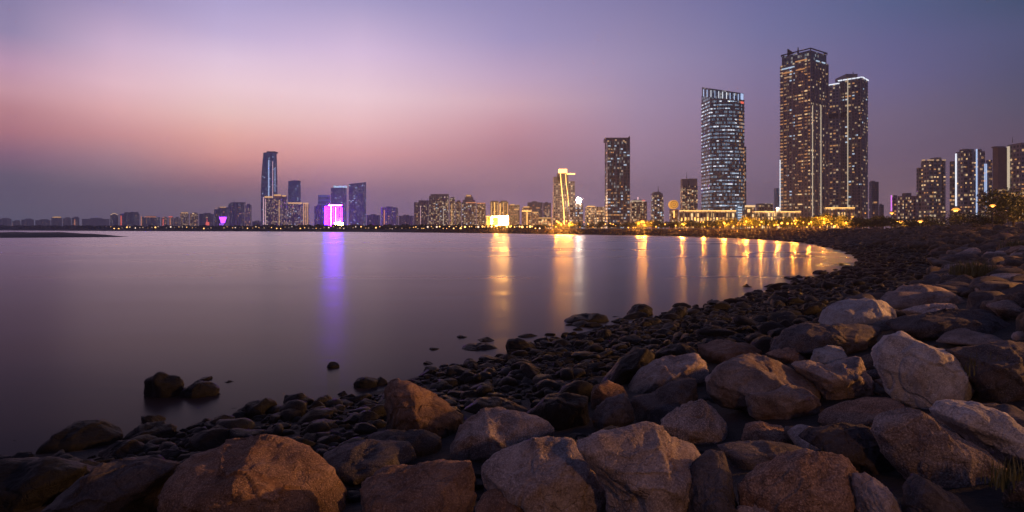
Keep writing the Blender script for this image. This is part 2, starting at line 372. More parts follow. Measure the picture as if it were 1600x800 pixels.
# ------------------------------------------------------------------ water
def build_water():
    m, nt, b = new_mat('bay_water'); pos = position(nt); nt.nodes.remove(b)
    mp = nt.nodes.new('ShaderNodeMapping'); mp.inputs['Scale'].default_value = (0.3, 1.0, 1.0); nt.links.new(pos, mp.inputs[0])
    sw = nnoise(nt, mp.outputs[0], 0.045, 4, 0.5, 0.6)
    h = nmath(nt, 'ADD', nmath(nt, 'MULTIPLY', nnoise(nt, mp.outputs[0], 1.3, 1, 0.5, 0.3), 0.03), nmath(nt, 'MULTIPLY', nnoise(nt, mp.outputs[0], 0.10, 1, 0.5, 0.5), 0.6))
    mq = nt.nodes.new('ShaderNodeMapping'); mq.inputs['Scale'].default_value = (0.16, 1.0, 1.0); mq.inputs['Rotation'].default_value = (0, 0, 0.2); nt.links.new(pos, mq.inputs[0])
    h = nmath(nt, 'ADD', h, nmath(nt, 'ADD', nmath(nt, 'MULTIPLY', nnoise(nt, mq.outputs[0], 1.6, 2, 0.5, 1.2), 0.02), nmath(nt, 'MULTIPLY', nnoise(nt, mq.outputs[0], 0.3, 2, 0.5, 1.2), 0.05)))
    bp = nt.nodes.new('ShaderNodeBump'); bp.inputs['Strength'].default_value = 0.2; bp.inputs['Distance'].default_value = 1.0
    nt.links.new(h, bp.inputs['Height'])
    df = nt.nodes.new('ShaderNodeBsdfDiffuse'); df.inputs[0].default_value = (0.014, 0.012, 0.016, 1)
    gl = nt.nodes.new('ShaderNodeBsdfGlossy'); gl.distribution = 'GGX'; gl.inputs[0].default_value = (1, 1, 1, 1); nt.links.new(bp.outputs[0], gl.inputs['Normal'])
    nt.links.new(maprange(nt, sw, 0.3, 0.7, 0.25, 0.325), gl.inputs['Roughness'])
    fr = nt.nodes.new('ShaderNodeFresnel'); fr.inputs[0].default_value = 1.333
    fac = nmath(nt, 'POWER', fr.outputs[0], 1.75)
    mx = nt.nodes.new('ShaderNodeMixShader'); nt.links.new(fac, mx.inputs[0]); nt.links.new(df.outputs[0], mx.inputs[1]); nt.links.new(gl.outputs[0], mx.inputs[2])
    nt.links.new(mx.outputs[0], [n for n in nt.nodes if n.type == 'OUTPUT_MATERIAL'][0].inputs[0])
    tag(mesh_obj('water', [(-3400, -300, 0), (400, -300, 0), (400, 2600, 0), (-3400, 2600, 0)], [(0, 1, 2, 3)], m), kind='structure')
    # low mud spit out in the bay
    V = []; nx, ny = 60, 14
    for i in range(nx + 1):
        x = -620 + 432 * i / nx
        t = min(1, max(0, (-192 - x) / 34)); w = 8 + 22 * t
        for j in range(ny + 1):
            q = -1 + 2 * j / ny
            n_ = math.sin(x * 0.05) * 1.5 + math.sin(x * 0.13 + 2) * 0.8
            z = (2.4 * (t ** 0.6) + 0.12 * math.sin(x * 0.3 + q * 4)) * max(0, 1 - abs(q) ** 2.2) - 0.3 + 0.3 * min(1, t * 4) * (1 - abs(q))
            V.append((x, 300 + n_ + q * w, z))
    tag(mesh_obj('sandbar', V, [(i*(ny+1)+j, (i+1)*(ny+1)+j, (i+1)*(ny+1)+j+1, i*(ny+1)+j+1) for i in range(nx) for j in range(ny)],
                 plain('mud', (0.03, 0.027, 0.028), 0.7, 0, 0.4), smooth=True), kind='structure')
build_water()

# ------------------------------------------------------------------ rocks
def vnoise(p, seed=0):
    """value noise on an (n,3) array, -1..1"""
    i = np.floor(p).astype(np.int64); f = p - i; f = f * f * (3 - 2 * f); r = 0
    def h(a):
        n = (a[:, 0] * 73856093) ^ (a[:, 1] * 19349663) ^ (a[:, 2] * 83492791) ^ (seed * 2654435761 & 0x7fffffff)
        n = (n ^ (n >> 13)) * 1274126177 & 0x7fffffff
        return ((n ^ (n >> 16)) & 0xffff) / 32767.5 - 1
    for dx in (0, 1):
        for dy in (0, 1):
            for dz in (0, 1):
                w = (f[:, 0] if dx else 1 - f[:, 0]) * (f[:, 1] if dy else 1 - f[:, 1]) * (f[:, 2] if dz else 1 - f[:, 2])
                r = r + w * h(i + np.array([dx, dy, dz]))
    return r
def fbm(p, oct=4, seed=0, gain=0.5):
    a = 1.0; r = 0
    for o in range(oct):
        r = r + a * vnoise(p * 2**o + o * 17.3, seed + o); a *= gain
    return r
ICO = {}
for k in range(1, 7):
    bm = bmesh.new(); bmesh.ops.create_icosphere(bm, subdivisions=k, radius=1)
    bm.verts.ensure_lookup_table()
    ICO[k] = (np.array([v.co[:] for v in bm.verts]), np.array([[v.index for v in f.verts] for f in bm.faces])); bm.free()
def facets(V, planes, p=14.0, unit=True):
    acc = np.full(len(V), 1.0 if unit else 1e-9)
    for n, d in planes:
        q = np.maximum(V @ np.asarray(n, float), 0) / d
        acc += q ** p
    return acc ** (-1.0 / p)
def rand_planes(k, rng, lo=0.6, hi=0.95, filt=None):
    out = []
    while len(out) < k:
        n = rng.normal(size=3); n /= np.linalg.norm(n)
        if filt is None or filt(n): out.append((n, rng.uniform(lo, hi)))
    return out
def rock_verts(level, seed, size, flat=(1, 1, 1), rough=0.06):
    rng = np.random.default_rng(seed); V, T = ICO[level]
    r = facets(V, rand_planes(8, rng, 0.42, 0.85), 45.0)
    if level > 2: r = r * facets(V, rand_planes(22, rng, 0.92, 1.0), 90.0)
    p = V * r[:, None]
    p = p * (1 + rough * fbm(p * 1.7 + seed % 97, 5 if level > 2 else 2, seed % 1000, 0.6))[:, None]
    p = p * np.array(flat) * size
    a = rng.uniform(0, 6.28); c, s = math.cos(a), math.sin(a)
    p = np.stack([p[:, 0]*c - p[:, 1]*s, p[:, 0]*s + p[:, 1]*c, p[:, 2]], 1)
    t = rng.normal(0, 0.22); c, s = math.cos(t), math.sin(t)
    p = np.stack([p[:, 0], p[:, 1]*c - p[:, 2]*s, p[:, 1]*s + p[:, 2]*c], 1)
    return p, T

def ray_ground(px, py):
    """distance (along +Y) at which the line of sight through a pixel meets the land or the water"""
    d = 2.0
    while d < 500:
        x, z = P(px, d), Zp(py, d)
        if z <= max(0.0, ground(x, d)): return d
        d *= 1.015
    return d
USED = []
def boulder(name, label, mat, outline, group=None, lvl=5, thick=0.42, extra=None, nf=9, rough=0.035, cat='boulder', base=None, seed=None):
    seed = seed if seed is not None else int(abs(sum(a * 31 + b * 17 for a, b in outline))) % 100000
    rng = np.random.default_rng(seed)
    o = np.array(outline, float); x0, x1 = o[:, 0].min(), o[:, 0].max(); y1 = o[:, 1].max(); y0 = o[:, 1].min()
    cx = (x0 + x1) / 2
    d0 = ray_ground(cx, (y1 - 3) if base is None else base)
    wid = (x1 - x0) / F * d0
    hd = thick * wid                                     # half depth
    hgt = (y1 - y0) / F * d0
    hd = max(hd, 0.5 * hgt)
    dc = d0 + 0.55 * hd
    W = np.stack([(o[:, 0] - CX) / F * dc, CAMZ + (HZ - o[:, 1]) / F * dc], 1)
    c = W.mean(0) * 0.5 + np.array([(W[:, 0].min() + W[:, 0].max()) / 2, (W[:, 1].min() + W[:, 1].max()) / 2]) * 0.5
    q = W - c; th = np.arctan2(q[:, 1], q[:, 0]); ok = np.argsort(th); th = th[ok]; q = q[ok]
    q2 = np.concatenate([q, q[:1]]); th2 = np.concatenate([th, th[:1] + 2 * math.pi])
    V, T = ICO[lvl]; ang = np.arctan2(V[:, 2], V[:, 0])
    a = np.where(ang < th[0], ang + 2 * math.pi, ang)
    k = np.clip(np.searchsorted(th2, a, side='right') - 1, 0, len(th) - 1)
    A, B = q2[k], q2[k + 1]                              # the ray at angle a meets the outline's edge A-B
    dr = np.stack([np.cos(a), np.sin(a)], 1); e = B - A
    den = dr[:, 0] * e[:, 1] - dr[:, 1] * e[:, 0]
    rho = (A[:, 0] * e[:, 1] - A[:, 1] * e[:, 0]) / np.where(np.abs(den) < 1e-9, 1e-9, den)
    rho = np.clip(np.abs(rho), 0.05 * wid, 1.2 * wid)
    s = np.sqrt(V[:, 0]**2 + V[:, 2]**2)
    pl = rand_planes(nf, rng, 0.58, 0.9, lambda n: n[1] < -0.15 and n[2] > -0.5)
    pl += [(np.array(n) / np.linalg.norm(n), d) for n, d in (extra or [])]
    r = facets(V, pl, 20.0)
    r = r * (1 - 0.9 * (1 - facets(V, rand_planes(34, rng, 0.93, 1.0), 90.0)))
    R = rho * np.where(s > 0.02, s ** 0.8, s) * r
    p = np.stack([np.cos(ang) * R, V[:, 1] * hd * r, np.sin(ang) * R], 1)
    nz = fbm(p / max(wid, 0.2) * 3.0 + seed % 51, 6, seed % 997, 0.6)
    p = p + V * (nz * rough * wid)[:, None]
    cr = np.abs(fbm(p / max(wid, 0.2) * 1.6 + 9 + seed % 31, 3, seed % 911))
    p = p - V * (np.exp(-(cr / 0.03) ** 2) * 0.022 * wid)[:, None]
    if mat in ('slate', 'brown', 'rubble') or seed % 3 == 0:           # bedding ledges
        bd = rng.normal(size=3) * np.array([0.5, 0.5, 1.0]); bd /= np.linalg.norm(bd)
        u = (p @ bd) / max(wid, 0.2) * rng.uniform(5, 8) + 1.2 * fbm(p / max(wid, 0.2) * 2.0 + 3, 3, seed % 877)
        p = p + V * (((u - np.floor(u)) ** 3) * rng.uniform(0.012, 0.026) * wid)[:, None]
    p[:, 2] = np.where(p[:, 2] < 0, p[:, 2] * 1.25, p[:, 2])
    loc = Vector((c[0], dc, c[1]))
    me = np_mesh(name, p, T, M[mat])
    ob = bpy.data.objects.new(name, me); ob.location = loc; link(ob)
    tag(ob, label, cat, group)
    USED.append((o, d0, name))
    return ob

B = boulder
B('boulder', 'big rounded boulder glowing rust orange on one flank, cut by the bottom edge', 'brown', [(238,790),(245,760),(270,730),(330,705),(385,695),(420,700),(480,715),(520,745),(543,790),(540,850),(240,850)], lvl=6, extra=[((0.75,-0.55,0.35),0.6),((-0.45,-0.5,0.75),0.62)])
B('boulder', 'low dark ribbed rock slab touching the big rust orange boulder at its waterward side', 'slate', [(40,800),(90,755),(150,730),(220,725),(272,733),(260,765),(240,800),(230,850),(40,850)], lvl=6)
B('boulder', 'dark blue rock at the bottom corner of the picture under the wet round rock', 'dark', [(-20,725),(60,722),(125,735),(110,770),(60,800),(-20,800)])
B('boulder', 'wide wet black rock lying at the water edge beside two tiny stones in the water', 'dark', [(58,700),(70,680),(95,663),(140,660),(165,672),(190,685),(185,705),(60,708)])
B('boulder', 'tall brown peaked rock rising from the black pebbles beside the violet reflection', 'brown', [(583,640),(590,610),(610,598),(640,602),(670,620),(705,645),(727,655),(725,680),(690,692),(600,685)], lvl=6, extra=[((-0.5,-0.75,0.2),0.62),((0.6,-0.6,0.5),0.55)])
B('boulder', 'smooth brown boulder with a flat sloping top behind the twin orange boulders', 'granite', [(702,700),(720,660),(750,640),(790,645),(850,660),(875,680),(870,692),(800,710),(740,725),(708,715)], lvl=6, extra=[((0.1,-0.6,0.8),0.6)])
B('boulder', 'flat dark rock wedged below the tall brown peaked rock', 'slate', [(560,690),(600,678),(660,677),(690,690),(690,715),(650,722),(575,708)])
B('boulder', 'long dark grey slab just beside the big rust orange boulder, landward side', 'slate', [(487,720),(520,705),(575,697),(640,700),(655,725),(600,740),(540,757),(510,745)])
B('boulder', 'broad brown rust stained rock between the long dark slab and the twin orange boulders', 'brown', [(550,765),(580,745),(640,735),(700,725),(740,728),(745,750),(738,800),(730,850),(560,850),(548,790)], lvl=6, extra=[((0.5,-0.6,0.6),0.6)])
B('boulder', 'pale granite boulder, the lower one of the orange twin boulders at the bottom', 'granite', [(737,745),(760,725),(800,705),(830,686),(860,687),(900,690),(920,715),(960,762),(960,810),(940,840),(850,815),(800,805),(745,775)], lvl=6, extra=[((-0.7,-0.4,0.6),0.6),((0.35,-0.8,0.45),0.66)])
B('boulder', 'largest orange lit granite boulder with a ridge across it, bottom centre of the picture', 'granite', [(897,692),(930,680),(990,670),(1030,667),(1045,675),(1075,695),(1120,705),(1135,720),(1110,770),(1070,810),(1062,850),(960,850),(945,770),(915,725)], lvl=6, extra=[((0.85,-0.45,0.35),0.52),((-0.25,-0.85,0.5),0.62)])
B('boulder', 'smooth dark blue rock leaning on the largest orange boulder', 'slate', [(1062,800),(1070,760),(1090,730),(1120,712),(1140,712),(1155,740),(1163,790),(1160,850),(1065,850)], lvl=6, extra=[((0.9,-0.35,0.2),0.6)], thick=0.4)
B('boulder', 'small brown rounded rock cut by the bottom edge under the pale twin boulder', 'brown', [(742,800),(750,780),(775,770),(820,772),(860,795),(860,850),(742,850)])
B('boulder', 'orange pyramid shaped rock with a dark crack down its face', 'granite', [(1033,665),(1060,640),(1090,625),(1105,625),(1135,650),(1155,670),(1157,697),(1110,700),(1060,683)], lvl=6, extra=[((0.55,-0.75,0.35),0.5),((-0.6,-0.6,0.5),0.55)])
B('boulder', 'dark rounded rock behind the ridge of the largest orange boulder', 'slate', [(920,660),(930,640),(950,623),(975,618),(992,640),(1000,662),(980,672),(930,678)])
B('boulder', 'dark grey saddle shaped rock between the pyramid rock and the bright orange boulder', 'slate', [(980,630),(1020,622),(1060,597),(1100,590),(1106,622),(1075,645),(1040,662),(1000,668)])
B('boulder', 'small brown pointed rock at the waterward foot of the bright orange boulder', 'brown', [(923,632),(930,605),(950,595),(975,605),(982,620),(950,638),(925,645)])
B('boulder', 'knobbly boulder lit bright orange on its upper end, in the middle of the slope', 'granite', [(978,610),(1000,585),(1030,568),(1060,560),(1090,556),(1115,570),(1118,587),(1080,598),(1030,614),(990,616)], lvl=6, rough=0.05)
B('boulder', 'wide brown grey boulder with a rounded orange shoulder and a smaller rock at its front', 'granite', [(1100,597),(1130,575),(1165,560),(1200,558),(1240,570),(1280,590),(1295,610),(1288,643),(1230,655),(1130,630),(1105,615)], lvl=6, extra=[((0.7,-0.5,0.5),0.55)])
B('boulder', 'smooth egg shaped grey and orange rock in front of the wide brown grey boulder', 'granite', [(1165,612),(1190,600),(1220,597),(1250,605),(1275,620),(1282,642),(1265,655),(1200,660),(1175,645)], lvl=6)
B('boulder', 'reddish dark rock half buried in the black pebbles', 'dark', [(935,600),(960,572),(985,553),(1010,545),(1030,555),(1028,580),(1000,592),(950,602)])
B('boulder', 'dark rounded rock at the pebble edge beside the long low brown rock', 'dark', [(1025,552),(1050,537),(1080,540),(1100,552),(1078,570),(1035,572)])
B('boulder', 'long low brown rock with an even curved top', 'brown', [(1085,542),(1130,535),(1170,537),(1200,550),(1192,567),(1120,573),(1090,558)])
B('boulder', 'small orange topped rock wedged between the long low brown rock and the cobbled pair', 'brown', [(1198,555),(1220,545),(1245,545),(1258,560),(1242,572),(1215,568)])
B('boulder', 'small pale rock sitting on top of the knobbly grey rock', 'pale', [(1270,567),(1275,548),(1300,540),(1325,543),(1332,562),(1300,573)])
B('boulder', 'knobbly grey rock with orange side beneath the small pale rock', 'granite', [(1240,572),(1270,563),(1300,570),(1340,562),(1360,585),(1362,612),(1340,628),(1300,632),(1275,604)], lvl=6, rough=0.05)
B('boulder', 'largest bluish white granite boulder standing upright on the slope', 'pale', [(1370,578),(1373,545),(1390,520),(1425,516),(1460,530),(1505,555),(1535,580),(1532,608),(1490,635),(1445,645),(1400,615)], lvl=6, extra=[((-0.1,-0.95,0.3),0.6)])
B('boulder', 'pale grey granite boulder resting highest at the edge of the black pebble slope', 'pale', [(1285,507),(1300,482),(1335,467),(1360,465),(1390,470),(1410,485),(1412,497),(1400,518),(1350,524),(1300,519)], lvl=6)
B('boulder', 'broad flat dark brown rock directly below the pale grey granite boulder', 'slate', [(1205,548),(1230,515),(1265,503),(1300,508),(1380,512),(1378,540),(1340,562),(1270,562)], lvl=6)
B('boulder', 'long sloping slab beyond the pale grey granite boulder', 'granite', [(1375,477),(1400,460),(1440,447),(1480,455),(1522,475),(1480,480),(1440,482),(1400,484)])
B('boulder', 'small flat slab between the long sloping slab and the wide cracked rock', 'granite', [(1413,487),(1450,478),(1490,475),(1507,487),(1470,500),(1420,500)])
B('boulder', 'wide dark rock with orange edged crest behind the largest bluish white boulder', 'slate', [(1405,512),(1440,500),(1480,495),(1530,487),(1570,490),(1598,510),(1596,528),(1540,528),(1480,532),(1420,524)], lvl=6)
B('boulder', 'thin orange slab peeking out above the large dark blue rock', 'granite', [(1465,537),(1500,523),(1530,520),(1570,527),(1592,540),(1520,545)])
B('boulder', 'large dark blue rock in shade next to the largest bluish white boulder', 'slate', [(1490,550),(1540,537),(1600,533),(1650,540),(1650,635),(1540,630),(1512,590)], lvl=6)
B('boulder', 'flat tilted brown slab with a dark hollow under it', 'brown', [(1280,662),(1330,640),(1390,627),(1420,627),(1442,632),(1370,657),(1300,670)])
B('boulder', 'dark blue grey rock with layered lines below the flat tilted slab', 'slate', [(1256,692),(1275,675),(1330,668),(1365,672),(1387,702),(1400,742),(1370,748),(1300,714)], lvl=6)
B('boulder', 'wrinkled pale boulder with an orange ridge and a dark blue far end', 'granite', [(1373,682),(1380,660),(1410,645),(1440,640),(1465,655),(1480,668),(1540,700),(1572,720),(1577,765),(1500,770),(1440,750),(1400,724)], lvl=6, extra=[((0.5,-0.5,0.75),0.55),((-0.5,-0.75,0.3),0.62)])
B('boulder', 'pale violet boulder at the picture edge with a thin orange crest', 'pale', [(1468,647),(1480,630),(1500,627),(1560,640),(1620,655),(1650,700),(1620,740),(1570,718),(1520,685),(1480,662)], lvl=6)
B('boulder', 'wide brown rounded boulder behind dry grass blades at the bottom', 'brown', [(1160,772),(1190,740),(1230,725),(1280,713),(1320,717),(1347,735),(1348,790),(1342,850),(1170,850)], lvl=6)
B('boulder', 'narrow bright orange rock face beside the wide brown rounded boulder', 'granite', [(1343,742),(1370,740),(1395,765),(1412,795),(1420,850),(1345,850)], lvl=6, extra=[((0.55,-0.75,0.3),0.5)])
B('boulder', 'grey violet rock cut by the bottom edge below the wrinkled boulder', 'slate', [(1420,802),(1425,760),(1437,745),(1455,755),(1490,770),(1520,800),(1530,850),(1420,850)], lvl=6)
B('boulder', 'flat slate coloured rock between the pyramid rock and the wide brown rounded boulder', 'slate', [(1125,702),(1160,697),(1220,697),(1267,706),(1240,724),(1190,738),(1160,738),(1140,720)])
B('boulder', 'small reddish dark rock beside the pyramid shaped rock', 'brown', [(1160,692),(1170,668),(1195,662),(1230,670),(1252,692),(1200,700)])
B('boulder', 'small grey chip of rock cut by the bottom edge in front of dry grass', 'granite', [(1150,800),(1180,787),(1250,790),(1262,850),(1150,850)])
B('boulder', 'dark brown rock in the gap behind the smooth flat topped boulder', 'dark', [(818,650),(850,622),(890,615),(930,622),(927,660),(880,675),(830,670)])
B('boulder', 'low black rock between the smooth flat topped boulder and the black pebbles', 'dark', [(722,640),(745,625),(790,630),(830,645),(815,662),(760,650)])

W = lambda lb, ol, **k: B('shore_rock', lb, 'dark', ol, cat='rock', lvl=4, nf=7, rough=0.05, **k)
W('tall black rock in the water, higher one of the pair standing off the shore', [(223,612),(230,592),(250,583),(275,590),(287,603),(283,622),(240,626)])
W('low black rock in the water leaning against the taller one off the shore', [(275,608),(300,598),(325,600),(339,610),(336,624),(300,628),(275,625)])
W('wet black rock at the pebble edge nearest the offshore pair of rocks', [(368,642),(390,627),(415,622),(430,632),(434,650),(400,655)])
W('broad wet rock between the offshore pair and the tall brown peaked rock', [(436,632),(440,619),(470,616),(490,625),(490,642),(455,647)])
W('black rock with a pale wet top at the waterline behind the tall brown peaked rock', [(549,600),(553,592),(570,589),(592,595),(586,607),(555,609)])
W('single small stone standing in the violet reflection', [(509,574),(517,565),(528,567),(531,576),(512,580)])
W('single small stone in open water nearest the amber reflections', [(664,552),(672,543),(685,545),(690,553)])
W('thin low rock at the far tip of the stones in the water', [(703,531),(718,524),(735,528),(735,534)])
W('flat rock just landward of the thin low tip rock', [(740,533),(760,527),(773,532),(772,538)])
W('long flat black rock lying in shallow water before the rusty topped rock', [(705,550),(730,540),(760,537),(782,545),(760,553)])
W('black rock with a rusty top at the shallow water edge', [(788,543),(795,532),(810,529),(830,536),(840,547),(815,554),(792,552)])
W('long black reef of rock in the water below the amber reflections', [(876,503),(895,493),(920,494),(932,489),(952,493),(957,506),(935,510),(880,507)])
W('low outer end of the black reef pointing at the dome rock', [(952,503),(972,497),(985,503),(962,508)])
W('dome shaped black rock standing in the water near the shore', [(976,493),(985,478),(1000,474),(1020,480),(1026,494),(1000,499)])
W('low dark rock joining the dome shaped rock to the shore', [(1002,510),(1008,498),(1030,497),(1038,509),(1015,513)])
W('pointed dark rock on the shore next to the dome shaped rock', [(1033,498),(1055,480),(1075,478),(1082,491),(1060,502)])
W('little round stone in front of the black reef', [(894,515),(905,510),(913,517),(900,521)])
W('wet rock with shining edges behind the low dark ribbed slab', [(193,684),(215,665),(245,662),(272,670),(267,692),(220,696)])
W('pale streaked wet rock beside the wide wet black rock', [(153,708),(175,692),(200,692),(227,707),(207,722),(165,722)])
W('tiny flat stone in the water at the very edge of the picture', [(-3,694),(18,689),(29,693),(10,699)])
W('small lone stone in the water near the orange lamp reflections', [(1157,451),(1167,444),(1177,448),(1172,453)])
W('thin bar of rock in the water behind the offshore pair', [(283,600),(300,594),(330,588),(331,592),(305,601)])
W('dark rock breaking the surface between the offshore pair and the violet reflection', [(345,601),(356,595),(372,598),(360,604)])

# scattered stones of the whole revetment
def scatter():
    from_poly = []
    # near field: jittered grid; far field: along the shoreline
    C = []
    def grid(x0, x1, y0, y1, st, smin, smax, kind):
        xs = np.arange(x0, x1, st); ys = np.arange(y0, y1, st)
        g = np.array(np.meshgrid(xs, ys)).reshape(2, -1).T + RNG.uniform(-0.45, 0.45, (len(xs) * len(ys), 2)) * st
        px = CX + F * g[:, 0] / np.maximum(g[:, 1], 0.5)
        g = g[(np.abs(px - 800) < 1050) & (g[:, 1] > 1.2)]
        s, Y = sdist(g); z = zland(s, Y)
        rag = vnoise(np.stack([g[:, 0] * 0.55, g[:, 1] * 0.55, g[:, 0] * 0 + 3.3], 1), 5)
        ok = (s > smin) & (s < smax) & ((s > 0.95 * rag + 0.1) | (kind == 'edge'))
        for (x, y), zz, ss in zip(g[ok], z[ok], s[ok]): C.append((x, y, zz, ss, kind))
    grid(-22, 30, 1.5, 34, 0.255, -1.2, 10.5, 'peb')
    grid(-22, 60, 1.5, 70, 1.15, -2.4, 2.2, 'edge')
    grid(-14, 24, 1.5, 34, 1.1, 2.0, 10.5, 'mid')
    grid(-8, 16, 1.5, 17, 0.36, 8.5, 19, 'fill')
    grid(-4, 75, 28, 75, 0.58, -2.0, 11, 'peb2')
    grid(-20, 45, 1.5, 45, 1.05, 8.8, 22.5, 'arm')
    grid(15, 130, 40, 150, 1.75, 8.0, 22.8, 'arm')
    grid(25, 110, 70, 130, 0.95, -1.4, 10, 'peb3')
    i0 = [i for i in range(len(SPTS)) if SPTS[i, 1] > 120 and SPTS[i, 1] < 640]
    for a in range(len(i0) - 1):
        i = i0[a]; L = np.linalg.norm(SPTS[i+1] - SPTS[i]); far = SPTS[i, 1]
        st = 1.3 if far < 250 else 2.2
        W_, H_ = slope_of(SPTS[i:i+1, 1])
        for u in np.arange(0, L, st):
            for s in np.arange(-0.5, W_[0] + 0.5, st * 0.95):
                p = SPTS[i] + (SPTS[i+1] - SPTS[i]) * (u / L) + SNOR[i] * (s + RNG.uniform(-.5, .5) * st) + RNG.uniform(-.4, .4, 2) * st
                C.append((p[0], p[1], float(zland(np.array([s]), SPTS[i:i+1, 1])[0]), s, 'far'))
    polys = [q for q in USED if q[2] == 'boulder']
    def covered(px, py, d):
        for o, dd, _ in polys:
            if d < dd + 1.2 and o[:, 0].min() - 6 < px < o[:, 0].max() + 6 and o[:, 1].min() - 6 < py < o[:, 1].max() + 4: return True
        return False
    out = []
    for n, (x, y, z, s, kind) in enumerate(C):
        r = math.hypot(x, y)
        if r < 2.2: continue
        rnd = random.random()
        if kind == 'peb': size = 0.075 + 0.22 * rnd ** 3; lvl = 3 if r < 26 else 2
        elif kind == 'edge':
            if random.random() < 0.5: continue
            size = (0.16 + 0.26 * rnd ** 1.6) * (1 if r < 25 else 1.5); lvl = 4
        elif kind == 'mid':
            if random.random() < 0.6: continue
            size = 0.18 + 0.24 * rnd ** 1.5; lvl = 4
        elif kind == 'fill': size = 0.10 + 0.24 * rnd ** 2; lvl = 3
        elif kind == 'peb2': size = 0.15 + 0.40 * rnd ** 3; lvl = 2
        elif kind == 'peb3': size = 0.3 + 0.4 * rnd ** 2; lvl = 2
        elif kind == 'arm': size = (0.42 + 0.38 * rnd) * (1.0 if y < 45 else 1.55); lvl = 4 if r < 28 else (3 if r < 60 else 2)
        else: size = 0.55 + 0.55 * rnd; lvl = 1 if r > 200 else 2
        if kind == 'peb' and s > 6 and rnd > 0.93: size *= 1.7
        if s < 0 and kind != 'edge' and random.random() < 0.6 - 0.4 * s: continue
        if kind == 'arm' and r < 14: size *= 0.62; z -= 0.12
        px = CX + F * x / y; py = HZ + F * (CAMZ - (z + size * 0.5)) / y
        if y < 42 and covered(px, py, y): continue
        out.append((x, y, z, s, kind, size, lvl, px, py))
    return out
ST = scatter()
def proj_area(t): return (t[5] * F / t[1]) ** 2 if (-20 < t[7] < 1620 and t[8] < 815) else 0
arm = sorted([t for t in ST if t[4] in ('arm', 'far', 'fill')], key=proj_area, reverse=True)
peb = sorted([t for t in ST if t[4] not in ('arm', 'far', 'fill')], key=proj_area, reverse=True)
KEYS = ['rubble', 'brown', 'slate', 'rubble', 'slate', 'granite', 'slate', 'rubble']
def one_stone(t, i):
    x, y, z, s, kind, size, lvl = t[:7]
    fl = (random.uniform(0.95, 1.45), random.uniform(0.8, 1.1), random.uniform(0.5, 0.8))
    if kind in ('arm', 'far'): fl = (random.uniform(1.0, 1.75), random.uniform(0.8, 1.1), random.uniform(0.45, 0.75))
    p, T = rock_verts(lvl, 1000 + i, size, fl, 0.12 if kind == 'arm' else 0.08)
    return p, T, (x, y, z + size * (0.16 if kind != 'arm' else (0.26 if y < 45 else random.uniform(0.1, 0.5))))
def individuals(lst, name, label, cat, group, pick):
    for i, t in enumerate(lst):
        p, T, loc = one_stone(t, i)
        me = np_mesh(name, p, T, M[pick(t)]); o = bpy.data.objects.new(name, me); o.location = loc
        tag(link(o), label, cat, group)
N_ARM, N_PEB = 225, 280
individuals(arm[:N_ARM], 'boulder', 'rough armour boulder among its like, packed on the slope above the pebbles', 'boulder', 'armour boulders of the slope', lambda t: random.choice(KEYS))
individuals(peb[:N_PEB], 'pebble', 'wet black stone among its like in the pebble band along the water', 'stone', 'black stones of the pebble band', lambda t: 'dark')
def mass(lst, name, mat, off):
    Vs, Ts, n = [], {}, 0
    VV = []; TT = []
    for i, t in enumerate(lst):
        p, T, loc = one_stone(t, off + i)
        VV.append(p + np.array(loc)); TT.append(T + n); n += len(p)
    me = np_mesh(name, np.concatenate(VV), np.concatenate(TT), mat)
    return tag(link(bpy.data.objects.new(name, me)), kind='stuff')
o = mass(peb[N_PEB:], 'pebbles', M['dark'], 5000)
tag(o, 'band of small wet black stones along the waterline', 'pebbles')
o = mass(arm[N_ARM:], 'rubble', M['rubble'], 20000)
tag(o, 'farther armour stones covering the slope up to the promenade', 'rubble')

# ------------------------------------------------------------------ grass tufts
def tuft(label, px, py, n, h, spread, lean=0.3, up=0.1):
    d = ray_ground(px, py); x = P(px, d); z = ground(x, d)
    V = []; Fc = []
    for i in range(n):
        bx, by = max(-1.25, min(1.25, random.gauss(0, 0.75))) * spread, max(-1.25, min(1.25, random.gauss(0, 0.75))) * spread * 0.7; a = random.uniform(0, 6.28); hh = h * random.uniform(0.5, 1.15); le = hh * random.uniform(0.1, lean * 2.2)
        w = 0.006 + 0.0012 * d; b = len(V)
        for k in range(5):
            t = k / 4; ww = w * (1 - t) * 0.5 + 0.0008
            cx, cy, cz = bx + math.cos(a) * le * t * t, by + math.sin(a) * le * t * t, hh * t - le * 0.35 * t * t
            V += [(cx - math.sin(a) * ww, cy + math.cos(a) * ww, cz), (cx + math.sin(a) * ww, cy - math.cos(a) * ww, cz)]
        Fc += [(b+2*k, b+2*k+1, b+2*k+3, b+2*k+2) for k in range(4)]
    o = mesh_obj('grass_tuft', V, Fc, M['blade'], loc=(x, d, z + up))
    tag(o, label, 'grass')
tuft('wide tuft of green and orange grass growing among the far slabs under the amber lamp', 1522, 448, 520, 0.75, 0.6, 0.3, 0.5)
tuft('low tuft of yellowish plants above the pale violet boulder', 1530, 625, 200, 0.30, 0.22, 0.3, 0.35)
tuft('few dry grass blades rising in front of the wide brown rounded boulder', 1275, 800, 70, 0.42, 0.05, 0.4)
tuft('dark grass clump in the bottom corner beside the grey violet rock', 1578, 796, 110, 0.22, 0.12, 0.15, 0.15)
tuft('small dry grass tuft on the slabs near the path at the picture edge', 1590, 400, 240, 0.9, 0.8, 0.3, 0.6)

